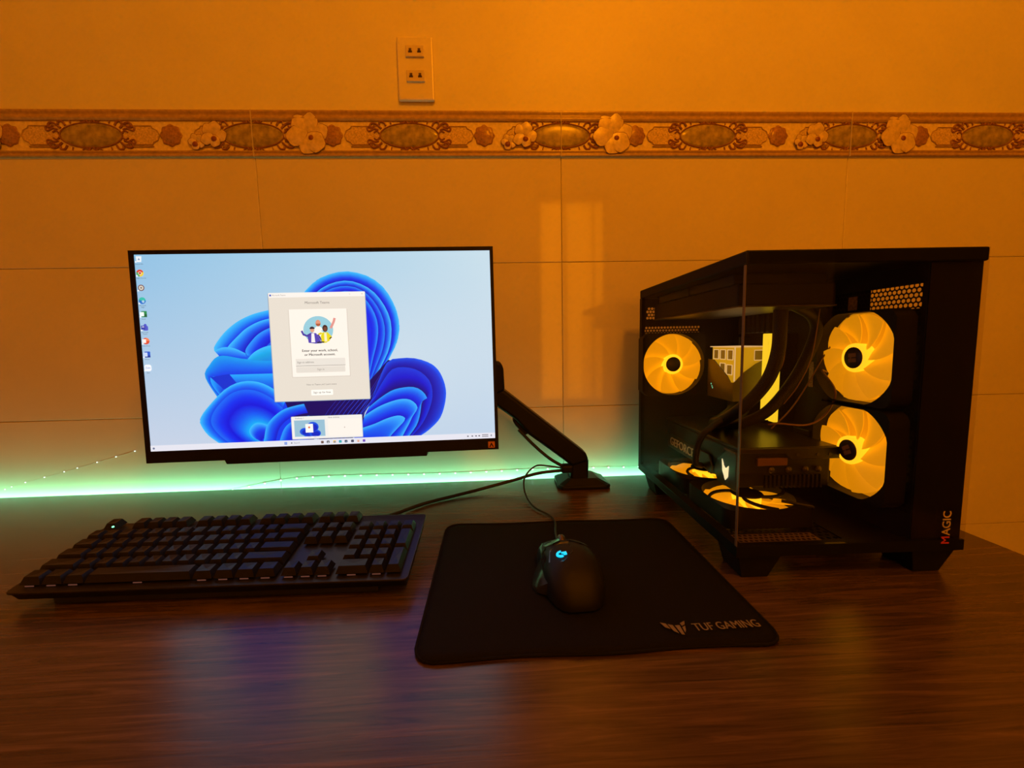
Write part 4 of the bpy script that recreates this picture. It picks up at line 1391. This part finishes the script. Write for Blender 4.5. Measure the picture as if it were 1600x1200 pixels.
def fan(loc, rot, logo=False, struts=False, spin=0.0):
    f = obj('fan', me_frame if logo else me_frame_r, M_FRAME, pc, loc=loc, rot=rot)
    obj('hub', me_hub, M_HUB, f)
    obj('light_guide', me_panel_f if logo else me_panel_r, M_GUIDE, f)
    obj('light_ring', me_ring, M_RING, f)
    for k in range(9):
        obj('blade', me_blade, M_BLADE, f, rot=(0, 0, spin + 2 * PI * k / 9))
    if logo:
        obj('hub_logo', me_hl, M_HUBL, f, rot=(0, 0, spin))
    if struts:
        obj('strut_cross', me_strut, M_FRAME, f, rot=(0, 0, spin))
    return f


fan((0.0575, CD - 0.0150, 0.2405), (PI / 2, 0, 0), spin=0.2)
fan((TX - 0.0135, 0.0735, 0.2585), (0, -PI / 2, 0), logo=True, spin=0.1)
fan((TX - 0.0135, 0.0735, 0.1350), (0, -PI / 2, 0), logo=True, spin=0.5)
fan((0.076, 0.108, 0.0535), (0, 0, 0), struts=True, spin=0.3)
fan((0.076, 0.232, 0.0535), (0, 0, 0), struts=True, spin=1.0)

# ---- motherboard
M_PCB = mat('black_circuit_board', (0.006, 0.0055, 0.005), 0.5, vary=0.5, scale=150, spec=0.25)
M_SINK = mat('dark_heatsink', (0.022, 0.019, 0.015), 0.4, 0.4)
M_RAML = glow('yellow_memory_light', (1.0, 0.62, 0.02), 1.15)
mo = MB().box(TX - 0.008, TX - 0.0062, 0.140, 0.344, 0.100, 0.342).build('motherboard', M_PCB, pc)
for y in (0.199, 0.2205):
    st_ = MB().box(TX - 0.0375, TX - 0.008, y - 0.0025, y + 0.0025, 0.150, 0.293).build('memory_module', M_BLACK, mo)
    MB().box(TX - 0.0450, TX - 0.0376, y - 0.0075, y + 0.0075, 0.150, 0.294).build('memory_light_bar', M_RAML, mo, True, 0.001, 1)
for i in range(7):
    MB().box(TX - 0.034, TX - 0.008, 0.230 + i * 0.0135, 0.239 + i * 0.0135, 0.296, 0.332).build('heatsink_fin', M_SINK, mo, True, 0.001, 1)
MB().box(TX - 0.030, TX - 0.008, 0.322, 0.343, 0.16, 0.29).build('port_shroud', M_SINK, mo, True, 0.002)
MB().box(TX - 0.018, TX - 0.008, 0.144, 0.158, 0.205, 0.262).build('power_socket', M_BLACK, mo)
MB().box(TX - 0.0186, TX - 0.018, 0.146, 0.155, 0.212, 0.250).build('paper_label', mat('tan_paper_label', (0.42, 0.26, 0.13), 0.6, vary=0.5, scale=400), mo)
MB().box(TX - 0.0170, TX - 0.008, 0.150, 0.185, 0.108, 0.145).build('chipset_cover', M_SINK, mo, True, 0.002)
MB().box(TX - 0.0006, TX, 0.098, 0.112, 0.322, 0.340).build('paper_label', mat('orange_paper_label', (0.5, 0.24, 0.10), 0.6, vary=0.4, scale=300), mo)

# ---- liquid cooler: radiator, pump block, hoses
ra = MB().box(0.018, 0.140, 0.045, 0.320, 0.3260, 0.3530).build('radiator', M_SHEET, pc, True, 0.002)
for yy in (0.058, 0.182):
    MB().box(0.020, 0.138, yy, yy + 0.121, 0.3535, 0.3670).build('radiator_fan', M_BLACK, ra, True, 0.002)
MB().box(0.018, 0.140, 0.0435, 0.3215, 0.3245, 0.3262).build('radiator_rim', M_DARKM, ra)
PX0, PX1, PY0, PY1, PZ0, PZ1 = 0.121, 0.185, 0.2295, 0.316, 0.180, 0.272
M_SHELL = mat('olive_smoked_plastic', (0.16, 0.13, 0.05), 0.3, vary=0.1)
M_CORE = glow('amber_lit_core', (1.0, 0.48, 0.01), 0.5, (0.2, 0.12, 0.02))
M_LINE = glow('pale_amber_line', (1.0, 0.58, 0.22), 0.75)
pump = MB().box(PX0 + 0.006, PX1, PY0 + 0.006, PY1 - 0.004, PZ0 + 0.002, PZ1).build('pump_block', M_CORE, pc, True, 0.001)
MB().prism([(PY1, PZ0), (PY0, PZ0), (PY0, 0.2125), (0.239, 0.2120), (0.249, 0.222), (0.296, 0.249), (PY1, 0.2500)], PX0, PX0 + 0.002, 'x').build('side_cover', M_SHELL, pump)
MB().prism([(PX0 + 0.002, PZ0), (PX1, PZ0), (PX1, 0.256), (0.160, 0.2440), (0.140, 0.2300), (PX0 + 0.002, 0.2125)], PY0, PY0 + 0.002, 'y').build('front_cover', M_SHELL, pump)
MB().box(PX0 + 0.003, PX1, PY0 + 0.003, PY1 - 0.001, PZ1, PZ1 + 0.0015).build('top_cover', M_LINE, pump)


def frame_sq(name, axis, d, a, b, s, par):
    mb = MB()
    pts = [(a - s, b - s), (a + s, b - s), (a + s, b + s), (a - s, b + s)]
    def p(q):
        return (d, q[0], q[1]) if axis == 'x' else (q[0], d, q[1])
    mb.tube([p(q) for q in pts], 0.0008, 4, closed=True)
    return mb.build(name, M_LINE, par)


for a, b in ((0.297, 0.259), (0.274, 0.259), (0.250, 0.259), (0.252, 0.233), (0.274, 0.235)):
    frame_sq('light_frame', 'x', PX0 + 0.0052, a, b, 0.0085, pump)
    MB().box(PX0 + 0.0055, PX0 + 0.0062, a - 0.0076, a + 0.0076, b - 0.0076, b + 0.0076).build('dark_window', glow('brown_smoked_window', (1.0, 0.42, 0.02), 0.16) if a == 0.297 else bpy.data.materials['brown_smoked_window'], pump)
frame_sq('light_frame', 'y', PY0 + 0.0052, 0.168, 0.258, 0.0085, pump)
MB().box(0.1605, 0.1755, PY0 + 0.0054, PY0 + 0.0062, 0.2505, 0.2655).build('dark_window', bpy.data.materials['brown_smoked_window'], pump)
MB().tube([(PX0 + 0.004, PY0 + 0.004, 0.2140), (PX0 + 0.004, PY0 + 0.004, PZ1)], 0.0012, 6).build('corner_light', M_LINE, pump)
M_TINY = glow('mint_status_light', (0.2, 1.0, 0.5), 0.7)
for q in ((0.302, 0.204), (0.299, 0.2), (0.297, 0.197)):
    MB().box(PX0 - 0.0004, PX0, q[0] - 0.001, q[0] + 0.001, q[1] - 0.0012, q[1] + 0.0012).build('status_light', M_TINY, pump)
M_HOSE = mat('black_sleeved_hose', (0.006, 0.0057, 0.0055), 0.5, vary=0.4, scale=500, spec=0.3)
MB().tube(spline([(0.109, 0.100, 0.330), (0.1105, 0.102, 0.305), (0.1115, 0.105, 0.270), (0.1054, 0.110, 0.236), (0.0954, 0.120, 0.2097), (0.0792, 0.135, 0.1835), (0.068, 0.165, 0.160), (0.078, 0.205, 0.150), (0.112, 0.245, 0.149), (0.142, 0.268, 0.160), (0.148, 0.274, 0.182)], 8), 0.0088, 14).build('hose', M_HOSE, pc, True)
MB().tube(spline([(0.134, 0.110, 0.332), (0.172, 0.124, 0.316), (0.182, 0.130, 0.289), (0.1621, 0.135, 0.2327), (0.1275, 0.140, 0.1825), (0.1016, 0.155, 0.1600), (0.096, 0.190, 0.149), (0.118, 0.225, 0.148), (0.150, 0.245, 0.160), (0.156, 0.250, 0.182)], 8), 0.0080, 14).build('hose', M_HOSE, pc, True)

# ---- graphics card
M_GPU = mat('graphics_card_black', (0.008, 0.0075, 0.007), 0.4, vary=0.2, spec=0.35)
M_GPU2 = mat('graphics_card_graphite', (0.028, 0.031, 0.028), 0.4, vary=0.15)
GX0, GX1, GY0, GY1, GZ0, GZ1 = 0.050, 0.186, 0.092, 0.338, 0.074, 0.132
gp = MB().box(GX0 + 0.004, GX1, GY0 + 0.003, GY1, GZ0 + 0.004, GZ1).build('graphics_card', M_GPU, pc, True, 0.003, 2)
MB().box(GX0 + 0.002, GX1 + 0.006, GY0 - 0.001, GY1, GZ1 + 0.0005, GZ1 + 0.0045).build('backplate', mat('brushed_backplate', (0.04, 0.035, 0.03), 0.32, 0.6), gp, True, 0.001)
MB().prism([(GY0, GZ0), (GY0, 0.126), (0.112, 0.130), (0.140, 0.110), (0.150, 0.090), (0.140, GZ0)], GX0, GX0 + 0.004, 'x').build('shroud_plate', M_GPU2, gp, True, 0.001)
MB().prism([(0.160, GZ0 + 0.004), (0.156, 0.092), (0.168, 0.107), (0.315, 0.107), (0.315, 0.082), (0.180, 0.082)], GX0, GX0 + 0.004, 'x').build('shroud_plate', M_GPU2, gp, True, 0.001)
MB().tube([(GX0 + 0.001, 0.094, 0.128), (GX0 + 0.001, 0.122, 0.128), (GX0 + 0.001, 0.140, 0.108)], 0.002, 6).build('shroud_rib', M_GPU2, gp)
me = text_mesh('GEFORCE', 0.0215, 0.0003, 'CENTER', 0.0003, 1.05)
o = obj('card_lettering', me, mat('warm_grey_print', (0.75, 0.72, 0.58), 0.5), gp)
o.matrix_basis = axes((GX0 - 0.0003, 0.264, 0.0945), (0, -1, 0), (0, 0, 1), (-1, 0, 0))
MB().box(GX0 - 0.0004, GX0, 0.197, 0.212, 0.0900, 0.1030).build('card_mark', mat('warm_grey_mark', (0.25, 0.25, 0.2), 0.5, vary=0.6, scale=300), gp)
em = MB()
for q in ([(0.127, 0.112), (0.123, 0.106), (0.120, 0.088), (0.125, 0.095)], [(0.1225, 0.104), (0.1185, 0.101), (0.1175, 0.084), (0.1195, 0.086)], [(0.1175, 0.101), (0.1140, 0.102), (0.1145, 0.086), (0.1170, 0.083)], [(0.1130, 0.103), (0.1095, 0.106), (0.1105, 0.090), (0.1137, 0.086)]):
    em.prism(q, GX0 - 0.001, GX0, 'x')
em.build('wing_emblem', glow('warm_white_emblem', (1.0, 0.80, 0.42), 1.0), gp)
# end face: support bracket, fins, plugs
MB().prism([(0.052, 0.130), (0.052, 0.136), (0.196, 0.136), (0.200, 0.131), (0.200, 0.121), (0.194, 0.120), (0.124, 0.120), (0.116, 0.128)], GY0 - 0.006, GY0 - 0.002, 'y').build('support_bracket', M_SINK, gp, True, 0.0008, 1)
for x in (0.132, 0.160, 0.177, 0.190):
    MB().tube([(x, GY0 - 0.0068, 0.1265), (x, GY0 - 0.0058, 0.1265)], 0.0024, 10).build('bracket_screw', M_DARKM, gp)
MB().box(0.080, 0.122, GY0 - 0.001, GY0 + 0.004, 0.110, 0.1215).build('end_plate', mat('bronze_plate', (0.20, 0.10, 0.04), 0.4, 0.4), gp, True, 0.001)
for i in range(14):
    MB().box(0.092 + i * 0.006, 0.0945 + i * 0.006, GY0 - 0.0005, GY0 + 0.003, 0.078, 0.096).build('end_fin', M_SINK, gp)
for x in (0.100, 0.124, 0.148, 0.166):
    MB().lathe([(0.0, 0.0), (0.004, 0.001), (0.0045, 0.004), (0.002, 0.006), (0.0, 0.006)], 12).build('power_plug', mat('dark_plug', (0.06, 0.05, 0.045), 0.2, 0.5) if x == 0.100 else bpy.data.materials['dark_plug'], gp, True, loc=(x, GY0 + 0.003, 0.104), rot=(PI / 2, 0, 0))

# ---- loose wiring inside
M_WIRE = mat('copper_brown_wire', (0.22, 0.12, 0.07), 0.35)
for pts, r, m_ in (
        ([(0.207, 0.100, 0.319), (0.2065, 0.120, 0.2875), (0.1916, 0.130, 0.2511), (0.1782, 0.135, 0.2182), (0.1577, 0.140, 0.1799), (0.1365, 0.150, 0.1493)], 0.0010, M_WIRE),
        ([(0.135, 0.122, 0.326), (0.1347, 0.126, 0.257), (0.1280, 0.130, 0.235), (0.120, 0.140, 0.21)], 0.0008, M_WIRE),
        ([(0.176, 0.116, 0.326), (0.1690, 0.118, 0.260), (0.1534, 0.120, 0.2193), (0.14, 0.13, 0.19)], 0.0008, M_WIRE),
        ([(0.200, 0.128, 0.236), (0.1873, 0.120, 0.2379), (0.1888, 0.100, 0.2169), (0.1900, 0.100, 0.199), (0.1850, 0.110, 0.1748), (0.1679, 0.120, 0.1603), (0.1351, 0.130, 0.1611), (0.125, 0.14, 0.158)], 0.0014, M_WIRE),
        ([(0.080, 0.150, 0.176), (0.0566, 0.158, 0.158), (0.0400, 0.165, 0.140), (0.0340, 0.172, 0.118), (0.0350, 0.178, 0.092), (0.048, 0.185, 0.084)], 0.0048, M_RUBBER),
        ([(0.095, 0.062, 0.072), (0.118, 0.048, 0.070), (0.128, 0.050, 0.066), (0.120, 0.058, 0.062)], 0.0022, M_RUBBER)):
    MB().tube(spline(pts, 8), r, 8).build('wire', m_, pc, True)
